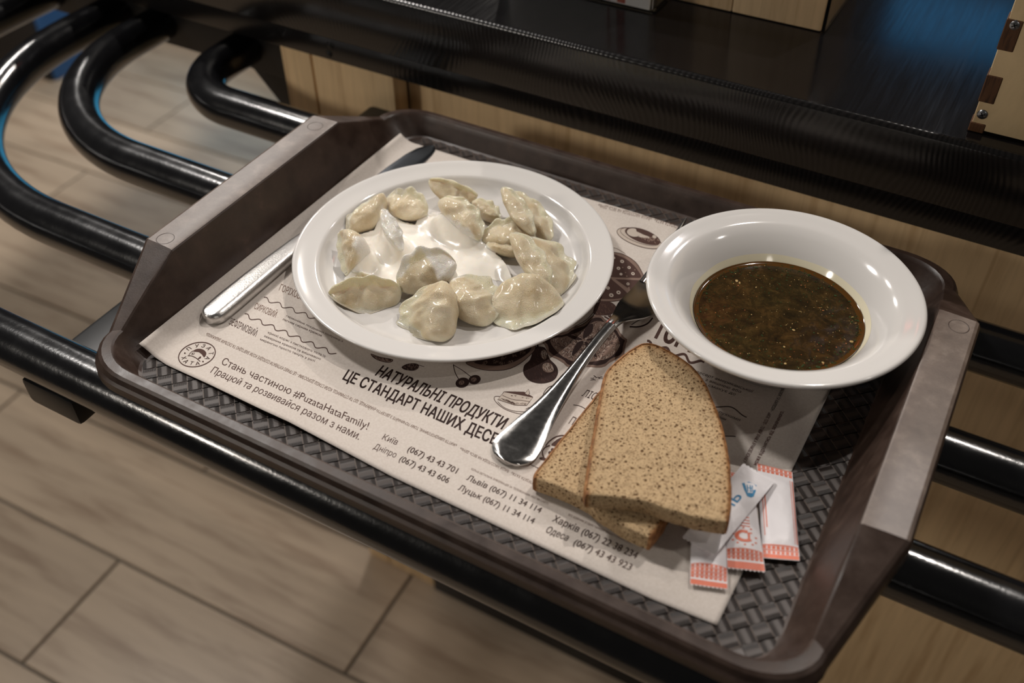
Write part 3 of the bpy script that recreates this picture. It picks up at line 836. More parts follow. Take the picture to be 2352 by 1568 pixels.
# pear
d = Print()
pear = catmull([cb(*p) for p in ((1045, 725), (1130, 740), (1165, 820), (1200, 890), (1275, 970), (1290, 1060), (1230, 1145), (1090, 1180), (950, 1150), (870, 1060), (875, 960), (945, 890), (975, 800), (990, 745))], 4)
d.fill(pear, INKD, 0)
d.line([cb(1045, 740), cb(1035, 660)], 4, INKD, 0)
for poly in (((1080, 800), (1110, 765), (1150, 790), (1155, 860), (1120, 885), (1085, 850)), ((1100, 960), (1140, 925), (1200, 935), (1235, 985), (1230, 1030), (1170, 1045), (1115, 1020))):
    pts = catmull([cb(*p) for p in poly], 3); d.fill(pts, PAPM, 1); hatch(d, pts, PAPL, 26, 0.9, 6, 1.2)
    hatch(d, pts, INKD, 14, 0.7, 6, 1.2)
hatch(d, pear, INK, 90, 0.8, 7, 1.1)
d.done()
# pie with leaf star
d = Print()
pie = catmull([cb(*p) for p in ((1120, 640), (1140, 600), (1400, 545), (1560, 480), (1720, 375), (1850, 385), (1980, 500), (2090, 600), (2120, 700), (2060, 830), (1900, 930), (1720, 970), (1500, 970), (1350, 920), (1190, 800), (1130, 700))], 4)
d.fill(pie, INKD, 0)
inn = catmull([cb(*p) for p in ((1200, 640), (1400, 600), (1580, 530), (1740, 420), (1880, 440), (1990, 560), (2050, 700), (1980, 820), (1850, 890), (1600, 920), (1420, 890), (1270, 780))], 4)
d.line(pie, 1.6, PAPM, 1, 0, True)
d.line([(x + 2.5 * math.sin(i * 1.1), y + 2.5 * math.cos(i * .9)) for i, (x, y) in enumerate(pie)], 5.0, PAPM, 1, 0, True)
d.fill(inn, PAPM, 2)
hatch(d, inn, INKD, 320, 0.8, 7, 0.5, 0.9, 3)
hatch(d, inn, PAPL, 170, 0.9, 7, 2.1, 0.7, 3)
for leaf in (((1600, 630), (1610, 540), (1660, 470), (1720, 450), (1715, 540), (1660, 600)), ((1590, 640), (1500, 600), (1390, 580), (1440, 620), (1530, 650)), ((1640, 640), (1740, 620), (1840, 610), (1760, 650), (1680, 655)), ((1590, 660), (1520, 690), (1465, 800), (1480, 835), (1550, 770), (1600, 690)), ((1620, 670), (1640, 740), (1700, 820), (1770, 860), (1730, 760), (1670, 690))):
    d.fill([cb(*p) for p in leaf], INKD, 4, 3)
d.done()
# pie by the plate edge, with berries
d = Print()
pf = catmull([cb(*p) for p in ((160, 925), (300, 900), (600, 830), (800, 770), (1000, 690), (1010, 760), (930, 850), (800, 950), (650, 1010), (450, 1020), (280, 990))], 4)
d.fill(pf, PAPM, 0); d.line(pf, 1.4, INKD, 1, 0, True)
inn = catmull([cb(*p) for p in ((260, 920), (500, 865), (800, 775), (960, 720), (930, 800), (800, 890), (640, 950), (450, 960))], 4)
d.fill(inn, INKD, 1)
for (x, y) in ((390, 925), (520, 920), (625, 865), (755, 840), (860, 800), (710, 915), (600, 930)):
    pts = d.ell(cb(x, y), 8, 6, -.4, 12); hatch(d, pts, PAPM, 14, 0.9, 5, random.uniform(0, 3), 1.2, 2)
d.done()
# cherries
d = Print()
for c_, rx, ry in ((cb(118, 1170), 16, 11.5), (cb(268, 1132), 14, 10.5)):
    pts = d.ell(c_, rx, ry, -.25, 24); d.fill(pts, INKD, 0)
    hl = d.ell((c_[0] - 2, c_[1]), 6.5, 5, -.25, 12); d.fill(hl, PAPM, 1); hatch(d, hl, INKD, 8, .8, 5, 1.0)
d.line([cb(75, 1130), cb(30, 1050), cb(8, 960), cb(15, 950)], 1.5, INKD, 1, 5); d.line([cb(225, 1100), cb(120, 1020), cb(12, 955)], 1.4, INKD, 1, 5)
d.done()
# strawberry and tart under the plate edge
d = Print()
sb = [cg(*p) for p in ((425, 215), (480, 185), (560, 175), (620, 190), (615, 235), (560, 262), (470, 255), (430, 235))]
d.fill(sb, INKD, 0, 3); hatch(d, catmull(sb, 3), PAPM, 30, .9, 4, .3, 1.5, 1)
d.line([cg(600, 190), cg(650, 205), cg(688, 215)], 1.2, INKD, 1, 3)
tt = [cg(*p) for p in ((60, 65), (160, 100), (290, 125), (320, 140), (290, 162), (210, 158), (110, 120))]
d.fill(tt, PAPM, 0, 3); d.line(tt, 1.2, INKD, 1, 3, True); hatch(d, catmull(tt, 3), INKD, 26, .8, 6, .5, .6)
d.done()
# cake slice on a saucer
d = Print()
d.line([cg(*p) for p in ((1580, 565), (1520, 565), (1510, 600), (1560, 660), (1650, 720), (1790, 765), (1900, 770))], 1.3, INK, 1, 4)
d.line([cg(*p) for p in ((1550, 625), (1620, 690), (1740, 735), (1900, 745))], 1.1, INK, 1, 4)
cake = [cg(*p) for p in ((1625, 510), (1965, 575), (1890, 670), (1750, 665), (1550, 600))]
d.fill(cake, PAPL, 1); d.line(cake, 1.3, INK, 2, 0, True)
d.fill([cg(*p) for p in ((1630, 505), (1860, 510), (1965, 570), (1950, 578))], INK, 3)
d.fill([cg(*p) for p in ((1870, 530), (1890, 500), (1912, 480), (1925, 530), (1905, 548))], PAPL, 4); d.line([cg(*p) for p in ((1870, 530), (1912, 480), (1925, 535))], 1, INK, 5)
d.line([cg(*p) for p in ((1605, 552), (1680, 585), (1750, 605), (1830, 612), (1930, 628))], 1.1, INK, 3, 4)
hatch(d, [cg(*p) for p in ((1560, 592), (1600, 580), (1760, 640), (1900, 640), (1885, 668), (1750, 660))], INK, 46, 0.9, 6, .6, .4, 3)
hatch(d, [cg(*p) for p in ((1650, 530), (1930, 580), (1900, 610), (1640, 550))], INK, 9, 0.9, 4, .3, .5, 3)
d.line([cg(*p) for p in ((1880, 715), (1930, 690), (1990, 695))], 1.2, INK, 1, 3)
d.line([cg(*p) for p in ((2105, 600), (2085, 540), (2130, 470), (2190, 440), (2250, 460))], 1.4, INKD, 1, 4)
d.line([cg(*p) for p in ((2115, 580), (2110, 535), (2150, 490), (2200, 465))], 2.0, INKD, 1, 4)
d.done()
# little scribble near the bread
d = Print()
for _ in range(9):
    x = random.uniform(920, 1080); y = random.uniform(30, 80)
    d.line([cf(x, y), cf(x + random.uniform(-30, 50), y + random.uniform(-20, 20)), cf(x + random.uniform(0, 70), y + random.uniform(-15, 15))], 1.0, INKD, 1, 3)
d.done()
# big cut tart between plate and bowl
d = Print()
tart = [cc(*p) for p in ((300, 640), (420, 630), (560, 660), (720, 750), (830, 860), (930, 1050), (935, 1100), (640, 1450), (500, 1490), (300, 1510), (60, 1480), (-50, 1300), (100, 900))]
tp = catmull(tart, 4); d.fill(tp, PAPM, 0); d.line(tp, 1.6, INK, 1, 0, True)
d.fill(catmull([cc(*p) for p in ((340, 680), (480, 690), (620, 750), (740, 850), (830, 960), (880, 1075), (700, 1080), (340, 1070), (150, 1000))], 3), INK, 2)
d.fill([cc(*p) for p in ((420, 1110), (900, 1130), (820, 1260), (730, 1330))], INK, 2)
d.fill(catmull([cc(*p) for p in ((300, 1090), (370, 1130), (660, 1390), (560, 1440), (400, 1465), (200, 1465), (80, 1440), (100, 1300))], 3), INK, 2)
for (x, y, r_) in ((540, 790, 36), (475, 915, 34), (665, 900, 32), (735, 1010, 34), (520, 1020, 28), (390, 725, 28), (345, 1025, 16), (645, 1195, 30), (835, 1205, 26), (660, 1270, 20), (285, 1270, 34), (475, 1350, 40), (345, 1400, 42), (775, 1290, 20), (625, 1055, 14), (550, 900, 14), (600, 990, 12), (280, 1150, 18), (770, 940, 12)):
    d.fill(d.ell(cc(x, y), r_ / 7.84, r_ / 9.5, .3, 12), PAPL if r_ > 22 else PAPM, 3)
    if 28 < r_: d.fill(d.ell(cc(x, y), r_ / 19, r_ / 30, .3, 8), INK, 4)
d.done()
d = Print()
d.line([cc(*p) for p in ((330, 530), (450, 560), (600, 650))], 1.0, INKL, 1, 4)
d.fill(d.ell(cc(850, 372), 54, 17.5, .33, 36), PAPL, 0); d.line(d.ell(cc(850, 372), 54, 17.5, .33, 36), 1.4, INK, 1, 0, True)
d.line(d.ell(cc(860, 345), 47, 14, .33, 36), 1.0, INK, 2, 0, True)
d.fill(d.ell(cc(910, 338), 43, 14.5, .34, 30), INK, 2)
d.fill(d.ell(cc(745, 272), 16, 9.5, .2, 20), PAPL, 3); d.line(d.ell(cc(745, 272), 16, 9.5, .2, 20), 0.8, INKD, 4, 0, True)
hatch(d, d.ell(cc(1010, 365), 28, 9, .36, 16), PAPM, 46, 1.4, 6, .6, 1.4, 3)
d.fill(d.ell(cc(1120, 350), 5, 3.2, .4, 12), PAPL, 4); d.fill(d.ell(cc(565, 272), 3.5, 2.6, .4, 12), PAPL, 4)
d.done()
# dark plums and leaves between the pies
d = Print()
for poly in (((220, 760), (260, 600), (340, 530), (480, 510), (640, 540), (740, 640), (720, 720), (620, 810), (440, 830), (280, 820)), ((760, 850), (860, 700), (960, 620), (1010, 640), (990, 760), (880, 870))):
    pts = catmull([ci(*p) for p in poly], 4); d.fill(pts, INK, 0); hatch(d, pts, INKL, 26, .9, 7, .6, .8, 1)
for pts in (((560, 830), (640, 900), (800, 980)), ((470, 850), (560, 900), (700, 1000)), ((600, 820), (660, 900), (780, 960))):
    d.line([ci(*p) for p in pts], 3.0, INK, 1, 3)
d.line([ci(*p) for p in ((1040, 1080), (1250, 1080), (1440, 1010), (1560, 880))], 3.4, INKD, 1, 4)
d.line([ci(*p) for p in ((1080, 1040), (1200, 960), (1400, 870))], 1.6, INKD, 1, 4)
d.line([ci(*p) for p in ((300, 470), (300, 560), (220, 760), (80, 920), (-60, 1010), (-200, 1080))], 1.3, INKD, 3, 4)
d.line([ci(*p) for p in ((350, 400), (350, 540), (290, 740), (120, 930), (-60, 1050), (-200, 1120))], 1.3, INKD, 3, 4)
d.done()
# half-hidden large house emblem at the lower middle
d = Print()
d.line([cf(*p) for p in ((320, 990), (380, 920), (480, 860), (600, 850), (760, 900))], 3.2, INK, 1, 4)
d.fill([cf(*p) for p in ((400, 985), (440, 930), (520, 880), (620, 870), (740, 960), (560, 1000))], INK, 1, 2)
d.line([cf(*p) for p in ((380, 985), (310, 1015), (275, 1080), (300, 1160))], 3.0, INK, 1, 4)
d.fill(d.ell(cf(285, 1168), 9, 3.4, .2), INK, 1)
d.fill(d.ell(cf(420, 1045), 5, 4, .2), INK, 1); d.fill(d.ell(cf(385, 1085), 5, 4, .2), INK, 1)
d.done()

# ------------------------------------------------------------------ crockery
PX, PY, PZ0 = -0.0858, 0.0269, 0.0010
pl = thing('dinner_plate', 'round white plate holding the dumplings, on the placemat left of bowl', 'plate', (PX, PY, PZ0))
plate_prof = [(0.01, 4.6), (60, 4.6), (76, 4.8), (86, 5.6), (91.5, 7.2), (95.2, 10.2), (97.2, 13.2), (98.6, 14.7), (100.2, 15.2), (104, 15.6), (111, 17.2), (114, 18.2), (115.6, 18.3), (116.2, 17.4), (115.4, 16.2), (110, 14.6), (101, 12.0), (97, 8.4), (91, 4.8), (84, 3.2), (73, 2.6), (71.5, 0.6), (70, 0.2), (68.5, 0.6), (67.5, 1.6), (40, 1.8), (0.01, 1.8)]
lathe('plate_body', plate_prof, PX, PY, PZ0, pl, CERAM, 144)
BX, BY, BZ = 0.1445, 0.0600, 0.0010
bw = thing('soup_bowl', 'white wide-rimmed bowl of brown soup, at the right of the tray', 'bowl', (BX, BY, BZ))
bowl_prof = [(0.01, 5.0), (34, 5.2), (42, 8.0), (48, 14.5), (53.5, 24), (60, 34.5), (67, 42.5), (72.5, 46.6), (75.0, 47.6), (77, 47.9), (82, 49.2), (85.5, 50.2), (87.2, 50.1), (88.2, 49.0), (87.6, 47.4), (84, 46.0), (78, 44.2), (72, 42.0), (64, 35.6), (57, 25), (51.5, 13.5), (46, 6.0), (42.5, 3.0), (41.5, 0.6), (40, 0.2), (38.5, 0.6), (37.5, 2.0), (0.01, 2.2)]
lathe('bowl_body', bowl_prof, BX, BY, BZ, bw, CERAM, 144)
# soup
soup = thing('herb_soup', 'brown herb soup filling the white bowl', 'soup', (BX, BY, BZ + 0.026))
SZ = 27.0
lathe('broth_surface', [(0.01, SZ), (30, SZ), (50, SZ), (53.4, SZ + .15)], BX, BY, BZ, soup, BROTH, 96)
lathe('amber_edge', [(51.6, SZ + .10), (53.2, SZ + .22), (54.4, SZ + .5), (55.15, SZ + 1.0)], BX, BY, BZ, soup, OILRIM, 96)
V, F = [], []
for k in range(120):
    a = 2 * PI * k / 120; hgt = 4.8 + 1.8 * noise.noise(Vector((math.cos(a) * 2, math.sin(a) * 2, 5)))
    for (dz, dr) in ((0.4, 0.10), (hgt * .5, .16), (hgt, 0.02)):
        z = SZ + dz; r_ = 53.5 + (z - 24) * (60 - 53.5) / 10.5 - dr - 0.12
        V.append((BX + r_ * math.cos(a) * .001, BY + r_ * math.sin(a) * .001, BZ + z * .001))
for k in range(120):
    for j in range(2):
        a = 3 * k + j; b_ = 3 * ((k + 1) % 120) + j; F.append((a, b_, b_ + 1, a + 1))
mesh_from('oily_film', V, F, soup, FILM)
random.seed(11)
def flecks(name, n, smin, smax, m, rmin, rmax, edge=1.0, lift=0.25):
    V, F = [], []
    for _ in range(n):
        rr_ = rmin + (rmax - rmin) * random.random() ** (1 / edge if edge > 1 else 1 * edge)
        rr_ = rmax - (rmax - rmin) * (1 - random.random() ** (1 / edge))
        a = random.uniform(0, 2 * PI); s_ = random.uniform(smin, smax); el = random.uniform(.3, 1.0); q = random.uniform(0, PI)
        cx_, cy_ = BX + rr_ * math.cos(a) * .001, BY + rr_ * math.sin(a) * .001
        z = BZ + (SZ + lift) * .001; b0 = len(V); k = 6
        V.append((cx_, cy_, z + s_ * .00022))
        for i in range(k):
            t = 2 * PI * i / k; rr2 = s_ * random.uniform(.7, 1.15)
            dx, dy = rr2 * math.cos(t), rr2 * el * math.sin(t)
            V.append((cx_ + (dx * math.cos(q) - dy * math.sin(q)) * .001, cy_ + (dx * math.sin(q) + dy * math.cos(q)) * .001, z - .0001))
        for i in range(k): F.append((b0, b0 + 1 + i, b0 + 1 + (i + 1) % k))
    o = mesh_raw(name, V, F, soup, m); o['kind'] = 'stuff'
flecks('dill_flecks', 420, .25, .8, HERB, 2, 54.0, 3.0)
flecks('dill_flecks', 160, .4, 1.1, HERB, 44, 55.0, 2.6, .4)
flecks('soup_crumbs', 240, .15, .5, BIT, 1, 52, 2)
flecks('soup_crumbs', 12, .7, 1.5, BIT, 10, 50, 2, .4)
flecks('carrot_bits', 60, .2, .6, CARROT, 1, 53, 2.4)

# ------------------------------------------------------------------ dumplings
cd_ = crop(640, 340, 2.904)
def dumpling(A, B, Fm, t, b, seed, label, ripple=1.3, curl=0.0):
    """A,B: ends, Fm: middle of the pinched edge - (crop x, crop y, height mm)."""
    a, b_, f = (at(*cd_(p[0], p[1]), p[2]) for p in (A, B, Fm))
    mid = (a + b_) / 2; ex_ = (b_ - a); L = ex_.length; ex_.normalize()
    fy = f - mid; fy -= ex_ * fy.dot(ex_); h = fy.length; ey_ = fy.normalized(); ez_ = ex_.cross(ey_)
    if ez_.dot(CAMP - mid) < 0: ez_ = -ez_
    rnd = random.Random(seed); ph = rnd.uniform(0, 6); NS, NR = 40, 16
    V, F = [], []
    bb = b * .001; tt_ = t * .001 * .5
    def pos(s_, r_, side):
        x = L * (s_ - .5)
        k = math.sin(PI * s_)
        yarc = h * (k ** 0.48) * (1 + .07 * math.sin(7 * PI * s_ + ph))
        yf = -bb * k ** 0.55
        y = yf + (yarc - yf) * r_
        belly = (k ** 0.6)
        rb = r_ / .76
        prof = (math.sin(PI * min(1, rb) ** 0.62)) ** 0.72 if 0 < rb < 1 else 0.0
        th = tt_ * 1.30 * belly * prof * (1 + .32 * noise.noise(Vector((s_ * 3.6, r_ * 2.6, seed + side * 2))) + .12 * noise.noise(Vector((s_ * 9, r_ * 7, seed))))
        th *= 1 + .09 * math.sin(2 * PI * (5 + seed % 4) * s_ + ph * 2) * smooth01((r_ - .35) / .3) * k
        edge = 0.0009 * (1 if 0 < r_ < 1 else 0.0) * (0.6 + .4 * k)
        th = max(th, edge)
        fl_ = smooth01((r_ - .72) / .28)
        w_ = ripple * .001 * math.sin(2 * PI * (3.2 + (seed % 3) * .6) * s_ + ph) * fl_ * k
        w_ += curl * .001 * (r_ ** 2) * k
        w_ += .0016 * noise.noise(Vector((s_ * 2.2, r_ * 2, seed + 9)))
        P = mid + ex_ * x + ey_ * y + ez_ * (side * th + w_)
        nz = noise.noise(P * 110 + Vector((seed, 0, 0))) * .0011 + noise.noise(P * 60 + Vector((seed, 5, 0))) * .0014
        return P + ez_ * nz * (1 if side > 0 else -.3) + ey_ * nz * .6
    idx = {}; RV = []
    def vid(i, j, side):
        key = (i, j, 0) if (j in (0, NR) or i in (0, NS)) else (i, j, side)
        if key not in idx:
            idx[key] = len(V); V.append(pos(i / NS, j / NR, 0 if key[2] == 0 else side)); RV.append(max(smooth01((j / NR - .62) / .2), 1 - smooth01(min(i, NS - i) / NS / .12)))
        return idx[key]
    for side in (1, -1):
        for i in range(NS):
            for j in range(NR):
                q = [vid(i, j, side), vid(i + 1, j, side), vid(i + 1, j + 1, side), vid(i, j + 1, side)]
                q2 = []
                for z_ in q:
                    if z_ not in q2: q2.append(z_)
                if len(q2) > 2: F.append(tuple(q2))
    zmin = PZ0 + 0.0052
    for v in V:
        rr_ = math.hypot(v.x - PX, v.y - PY) * 1000
        fl = 4.9
        if rr_ > 80: fl = 4.9 + max(0, (rr_ - 80)) ** 1.8 * .058
        fl = min(fl, 18.5)
        zz = PZ0 + (fl + .3) * .001
        if v.z < zz: v.z = zz + (v.z - zz) * 0.02
    o = mesh_from('dumpling', V, F, None, DOUGH)
    ta = o.data.attributes.new('thin_dough', 'FLOAT', 'POINT')
    for i_, q in enumerate(RV): ta.data[i_].value = q
    o.location = (0, 0, 0)
    sb_ = o.modifiers.new('soft', 'SUBSURF'); sb_.levels = 1; sb_.render_levels = 1
    tag(o, label, 'dumpling', 'boiled dumplings on the white plate')
    return o
DL = [
 ((1000, 212, 25), (1330, 325, 12), (1190, 225, 24), 15, 12, 9, 'dumpling at the far edge of the pile, topmost in the photo', 1.2),
 ((1290, 360, 15), (1465, 490, 10), (1455, 375, 15), 12, 6, 15, 'flat dumpling peeking out behind the cream, below the farthest dumpling', 1.0),
 ((715, 350, 14), (995, 440, 15), (885, 258, 27), 17, 12, 10, 'glossy dumpling at the upper left of the pile, beside the farthest one', 0.8),
 ((455, 560, 9), (700, 300, 24), (500, 420, 14), 14, 14, 11, 'smooth dumpling at the far left edge of the pile, lying on its side', 0.8),
 ((1500, 290, 27), (1800, 630, 10), (1795, 425, 18), 10, 5, 26, 'dumpling flap with a pale wavy rim at the upper right of the pile', 1.5),
 ((1488, 262, 35), (1700, 590, 18), (1690, 420, 30), 15, 6, 6, 'pointed upright dumpling at the upper right, tip raised highest', 1.0),
 ((1070, 345, 30), (1345, 615, 16), (1375, 445, 27), 15, 8, 8, 'folded dumpling just behind the thick dollop of cream', 1.6),
 ((1350, 610, 13), (1720, 610, 15), (1500, 455, 26), 16, 8, 7, 'broad dumpling right of the cream, in front of the pointed one', 0.8),
 ((1380, 650, 13), (1640, 705, 12), (1510, 590, 18), 10, 5, 17, 'small dumpling edge squeezed in right of the cream dollop', 1.4),
 ((1600, 590, 25), (1830, 1005, 8), (2010, 815, 8), 12, 3, 16, 'large flat dumpling whose corner points right, on the plate\'s right side', 0.8),
 ((1545, 565, 34), (1790, 990, 12), (1800, 740, 28), 15, 6, 5, 'half-moon dumpling standing on edge at the right of the pile', 0.5),
 ((400, 560, 22), (460, 855, 9), (385, 700, 14), 17, 20, 12, 'dumpling at the left of the pile half coated in cream', 0.8),
 ((440, 835, 9), (650, 885, 9), (540, 815, 15), 8, 4, 18, 'thin dumpling edge at lower left between cream and nearest left dumpling', 0.8),
 ((690, 405, 35), (825, 690, 18), (800, 500, 30), 10, 7, 14, 'cream-coated dumpling standing up at the left of the cream', 1.0),
 ((1165, 870, 22), (1400, 1185, 7), (1455, 890, 20), 16, 15, 3, 'dumpling behind the gap between the two nearest right dumplings', 0.9),
 ((800, 940, 12), (1190, 770, 26), (1010, 618, 42), 15, 12, 13, 'dumpling standing in the middle, its top rim coated with cream', 0.6),
 ((330, 990, 12), (825, 955, 12), (580, 842, 28), 20, 22, 1, 'plump dumpling at the lower left with a pinched ear', 0.9),
 ((1085, 1305, 7), (1095, 885, 29), (790, 1090, 9), 19, 12, 2, 'dumpling nearest the viewer with a ridge across its middle', 1.6),
 ((1400, 1105, 9), (1905, 1040, 11), (1610, 1240, 6), 20, 28, 4, 'ruffled dumpling at the lower right of the pile', 1.8),
]
DOBJ = []
for e in DL:
    A, B, Fm, t, b, seed, lab, rip = e
    DOBJ.append(dumpling(A, B, Fm, t, b, seed, lab, rip))
# ------------------------------------------------------------------ sour cream, poured over the pile
poly = [cd_(*p) for p in ((485, 580), (560, 560), (650, 535), (668, 470), (682, 395), (735, 405), (800, 480), (860, 492), (925, 510), (930, 470), (990, 432), (1080, 428), (1150, 450), (1200, 490), (1280, 520), (1330, 600), (1400, 640), (1450, 700), (1510, 760), (1545, 870), (1440, 850), (1340, 840), (1210, 870), (1170, 890), (1060, 880), (985, 750), (955, 705), (900, 725), (850, 820), (800, 905), (700, 870), (560, 850), (450, 850), (500, 770), (520, 720), (490, 650))]
def sdist(px):
    x, y = px; best = 1e9; ins = False; j = len(poly) - 1
    for i in range(len(poly)):
        x1, y1 = poly[j]; x2, y2 = poly[i]
        if (y2 > y) != (y1 > y) and x < (x1 - x2) * (y - y2) / (y1 - y2) + x2: ins = not ins
        dx, dy = x2 - x1, y2 - y1; t = max(0, min(1, ((x - x1) * dx + (y - y1) * dy) / (dx * dx + dy * dy)))
        dd = math.hypot(x - x1 - t * dx, y - y1 - t * dy); best = min(best, dd); j = i
    return best if ins else -best
for o in DOBJ:
    at_ = o.data.attributes.new('cream_coat', 'FLOAT', 'POINT')
    for i_, v in enumerate(o.data.vertices):
        s_ = sdist(proj(v.co)) + 7 * noise.noise(v.co * 160)
        at_.data[i_].value = smooth01((s_ - 1) / 7)
bv, bf = [], []
for o in DOBJ:
    k = len(bv); bv += [v.co.copy() for v in o.data.vertices]; bf += [tuple(i + k for i in p.vertices) for p in o.data.polygons]
tree = BVHTree.FromPolygons(bv, bf)
gx0, gx1, gy0, gy1, st = -0.165, 0.0, -0.045, 0.095, 0.0011
nx_, ny_ = int((gx1 - gx0) / st), int((gy1 - gy0) / st)
base_z = PZ0 + .0052
H = [[base_z] * nx_ for _ in range(ny_)]
for j in range(ny_):
    for i in range(nx_):
        hit = tree.ray_cast(Vector((gx0 + i * st, gy0 + j * st, .12)), Vector((0, 0, -1)))
        if hit[0]: H[j][i] = max(base_z, hit[0].z)
def blur(A, r_, it):
    for _ in range(it):
        B = [row[:] for row in A]
        for j in range(ny_):
            acc = 0; row = A[j]; s_ = [0]
            for v in row: s_.append(s_[-1] + v)
            for i in range(nx_):
                a, b_ = max(0, i - r_), min(nx_, i + r_ + 1); B[j][i] = (s_[b_] - s_[a]) / (b_ - a)
        A = [row[:] for row in B]
        for i in range(nx_):
            s_ = [0]
            for j in range(ny_): s_.append(s_[-1] + B[j][i])
            for j in range(ny_):
                a, b_ = max(0, j - r_), min(ny_, j + r_ + 1); A[j][i] = (s_[b_] - s_[a]) / (b_ - a)
    return A
Hb = blur(H, 4, 2); Hs = blur(H, 1, 2)
# valley level raised by the pooled cream
C_, MK = [], []
for j in range(ny_):
    row = []; mk = []
    for i in range(nx_):
        x, y = gx0 + i * st, gy0 + j * st
        pool = max(Hs[j][i], Hb[j][i] * .985)
        tall = smooth01((H[j][i] - base_z - .008) / .010)
        w_ = (pool * .55 + Hb[j][i] * .45) * (1 - tall) + (Hs[j][i] - .0022) * tall
        w_ = max(w_, Hs[j][i] - .0022 * tall)
        s_ = sdist(proj(Vector((x, y, w_ + .001))))
        m_ = smooth01((s_ + 4) / 26)
        dol = cd_(1090, 540); q = proj(Vector((x, y, w_)))
        dd = math.hypot((q[0] - dol[0]) / 50, (q[1] - dol[1]) / 30)
        zz = w_ + .0019 * m_ + .0065 * math.exp(-dd * dd * 1.6) + .0007 * m_ * noise.noise(Vector((x * 130, y * 70, 3)))
        zz -= .004 * (1 - smooth01((s_ + 10) / 12))
        row.append((m_, max(zz, base_z - .0004))); mk.append(s_ > -8)
    C_.append(row); MK.append(mk)
Z = [[c_[1] for c_ in row] for row in C_]; Z = blur(Z, 1, 1)
V, F, ix = [], [], {}
for j in range(ny_ - 1):
    for i in range(nx_ - 1):
        if MK[j][i] and MK[j + 1][i] and MK[j][i + 1] and MK[j + 1][i + 1]:
            q = []
            for (a, b_) in ((i, j), (i + 1, j), (i + 1, j + 1), (i, j + 1)):
                if (a, b_) not in ix: ix[(a, b_)] = len(V); V.append((gx0 + a * st, gy0 + b_ * st, Z[b_][a]))
                q.append(ix[(a, b_)])
            F.append(tuple(q))
cr = mesh_from('sour_cream', V, F, None, CREAM)
m_ = cr.modifiers.new('soft', 'SUBSURF'); m_.levels = 1; m_.render_levels = 1
tag(cr, 'white sour cream poured over the middle of the dumpling pile', 'sour cream')

# ------------------------------------------------------------------ cutlery
def strip(name, sta, parent, m, thick, dome=0.0, nseg=8, end_caps=True):
    """sta: (x, y, half width, z top mm) stations along the piece; closed solid strip"""
    V, F = [], []; n = len(sta)
    for i, (x, y, hw, z) in enumerate(sta):
        a = sta[max(0, i - 1)]; b_ = sta[min(n - 1, i + 1)]
        t = Vector((b_[0] - a[0], b_[1] - a[1])); t.normalize(); nr = Vector((-t.y, t.x))
        for side in (1, -1):
            rng = range(nseg + 1) if side == 1 else range(nseg, -1, -1)
            for k in rng:
                q = k / nseg * 2 - 1
                zz = z + dome * (1 - q * q) if side == 1 else z - thick + (dome * .4) * (1 - q * q)
                if abs(q) == 1: zz = z - thick * (.25 if side == 1 else .8)
                V.append(((x + nr.x * q * hw) * .001, (y + nr.y * q * hw) * .001, zz * .001))
    m2 = 2 * (nseg + 1)
    for i in range(n - 1):
        for k in range(m2):
            a = i * m2 + k; b_ = i * m2 + (k + 1) % m2
            F.append((a, b_, b_ + m2, a + m2))
    F.append(tuple(range(m2))); F.append(tuple(range((n - 1) * m2, n * m2)))
    return mesh_from(name, V, F, parent, m, True, 50)
knife = thing('table_knife', 'steel table knife with frosted handle, lying under the plate at left', 'knife', (-0.2, 0.0, 0.001))
hp = []
for k in range(7):
    a = PI / 2 * k / 6; hp.append((-203.8, -108 + 9.5 * (1 - math.cos(a)), 9.3 * math.sin(a) + .3, 9.2 - 2.0 * (1 - math.sin(a))))
hp += [(-203.3, -85, 9.8, 9.6), (-202.4, -60, 9.2, 9.8), (-201.4, -35, 8.4, 9.6), (-200.4, -10, 7.6, 9.0), (-200, 2, 7.2, 8.0)]
strip('handle', hp, knife, MATTE_STEEL, 8.2, 1.0)
bp = [(-200, 0, 6.5, 4.6), (-199, 14, 9.0, 3.6), (-197, 60, 10.2, 3.0), (-194, 110, 10.6, 2.8), (-191.5, 135, 10.2, 2.8), (-190, 147, 8.6, 2.8), (-188.6, 154, 6.0, 2.8), (-187.8, 158, 2.6, 2.8), (-187.6, 158.8, .6, 2.8)]
strip('blade', bp, knife, BLADE, 1.6, 0.1)
fork = thing('dinner_fork', 'steel fork between plate and bowl, tines under the bowl rim', 'fork', (0.04, 0.0, 0.001))
fp = []
for k in range(8):
    a = PI / 2 * k / 7; fp.append((38.6, -118 + 13 * (1 - math.cos(a)), 14.2 * math.sin(a) + .3, 4.6))
fp += [(39.3, -98, 13.8, 5.2), (40, -86, 11.6, 6.4), (41, -72, 8.8, 7.8), (42, -56, 6.6, 9.2), (43, -38, 5.0, 10.8), (44, -20, 4.1, 12.4), (45.2, 0, 3.8, 13.6), (46.4, 14, 3.9, 13.8)]
strip('handle', catmull(fp, 3, False), fork, STEEL, 2.6, 1.0)
sp = [(46.4, 13.5, 3.9, 13.8), (47.4, 22, 4.8, 13.0), (48.6, 30, 7.6, 11.0), (50, 38, 11.0, 8.6), (51.2, 46, 13.0, 6.6), (52.2, 56, 13.6, 5.2), (53, 66, 13.6, 4.6), (53.6, 76, 13.5, 4.6)]
strip('shoulder', catmull(sp, 3, False), fork, STEEL, 2.0, -1.2)
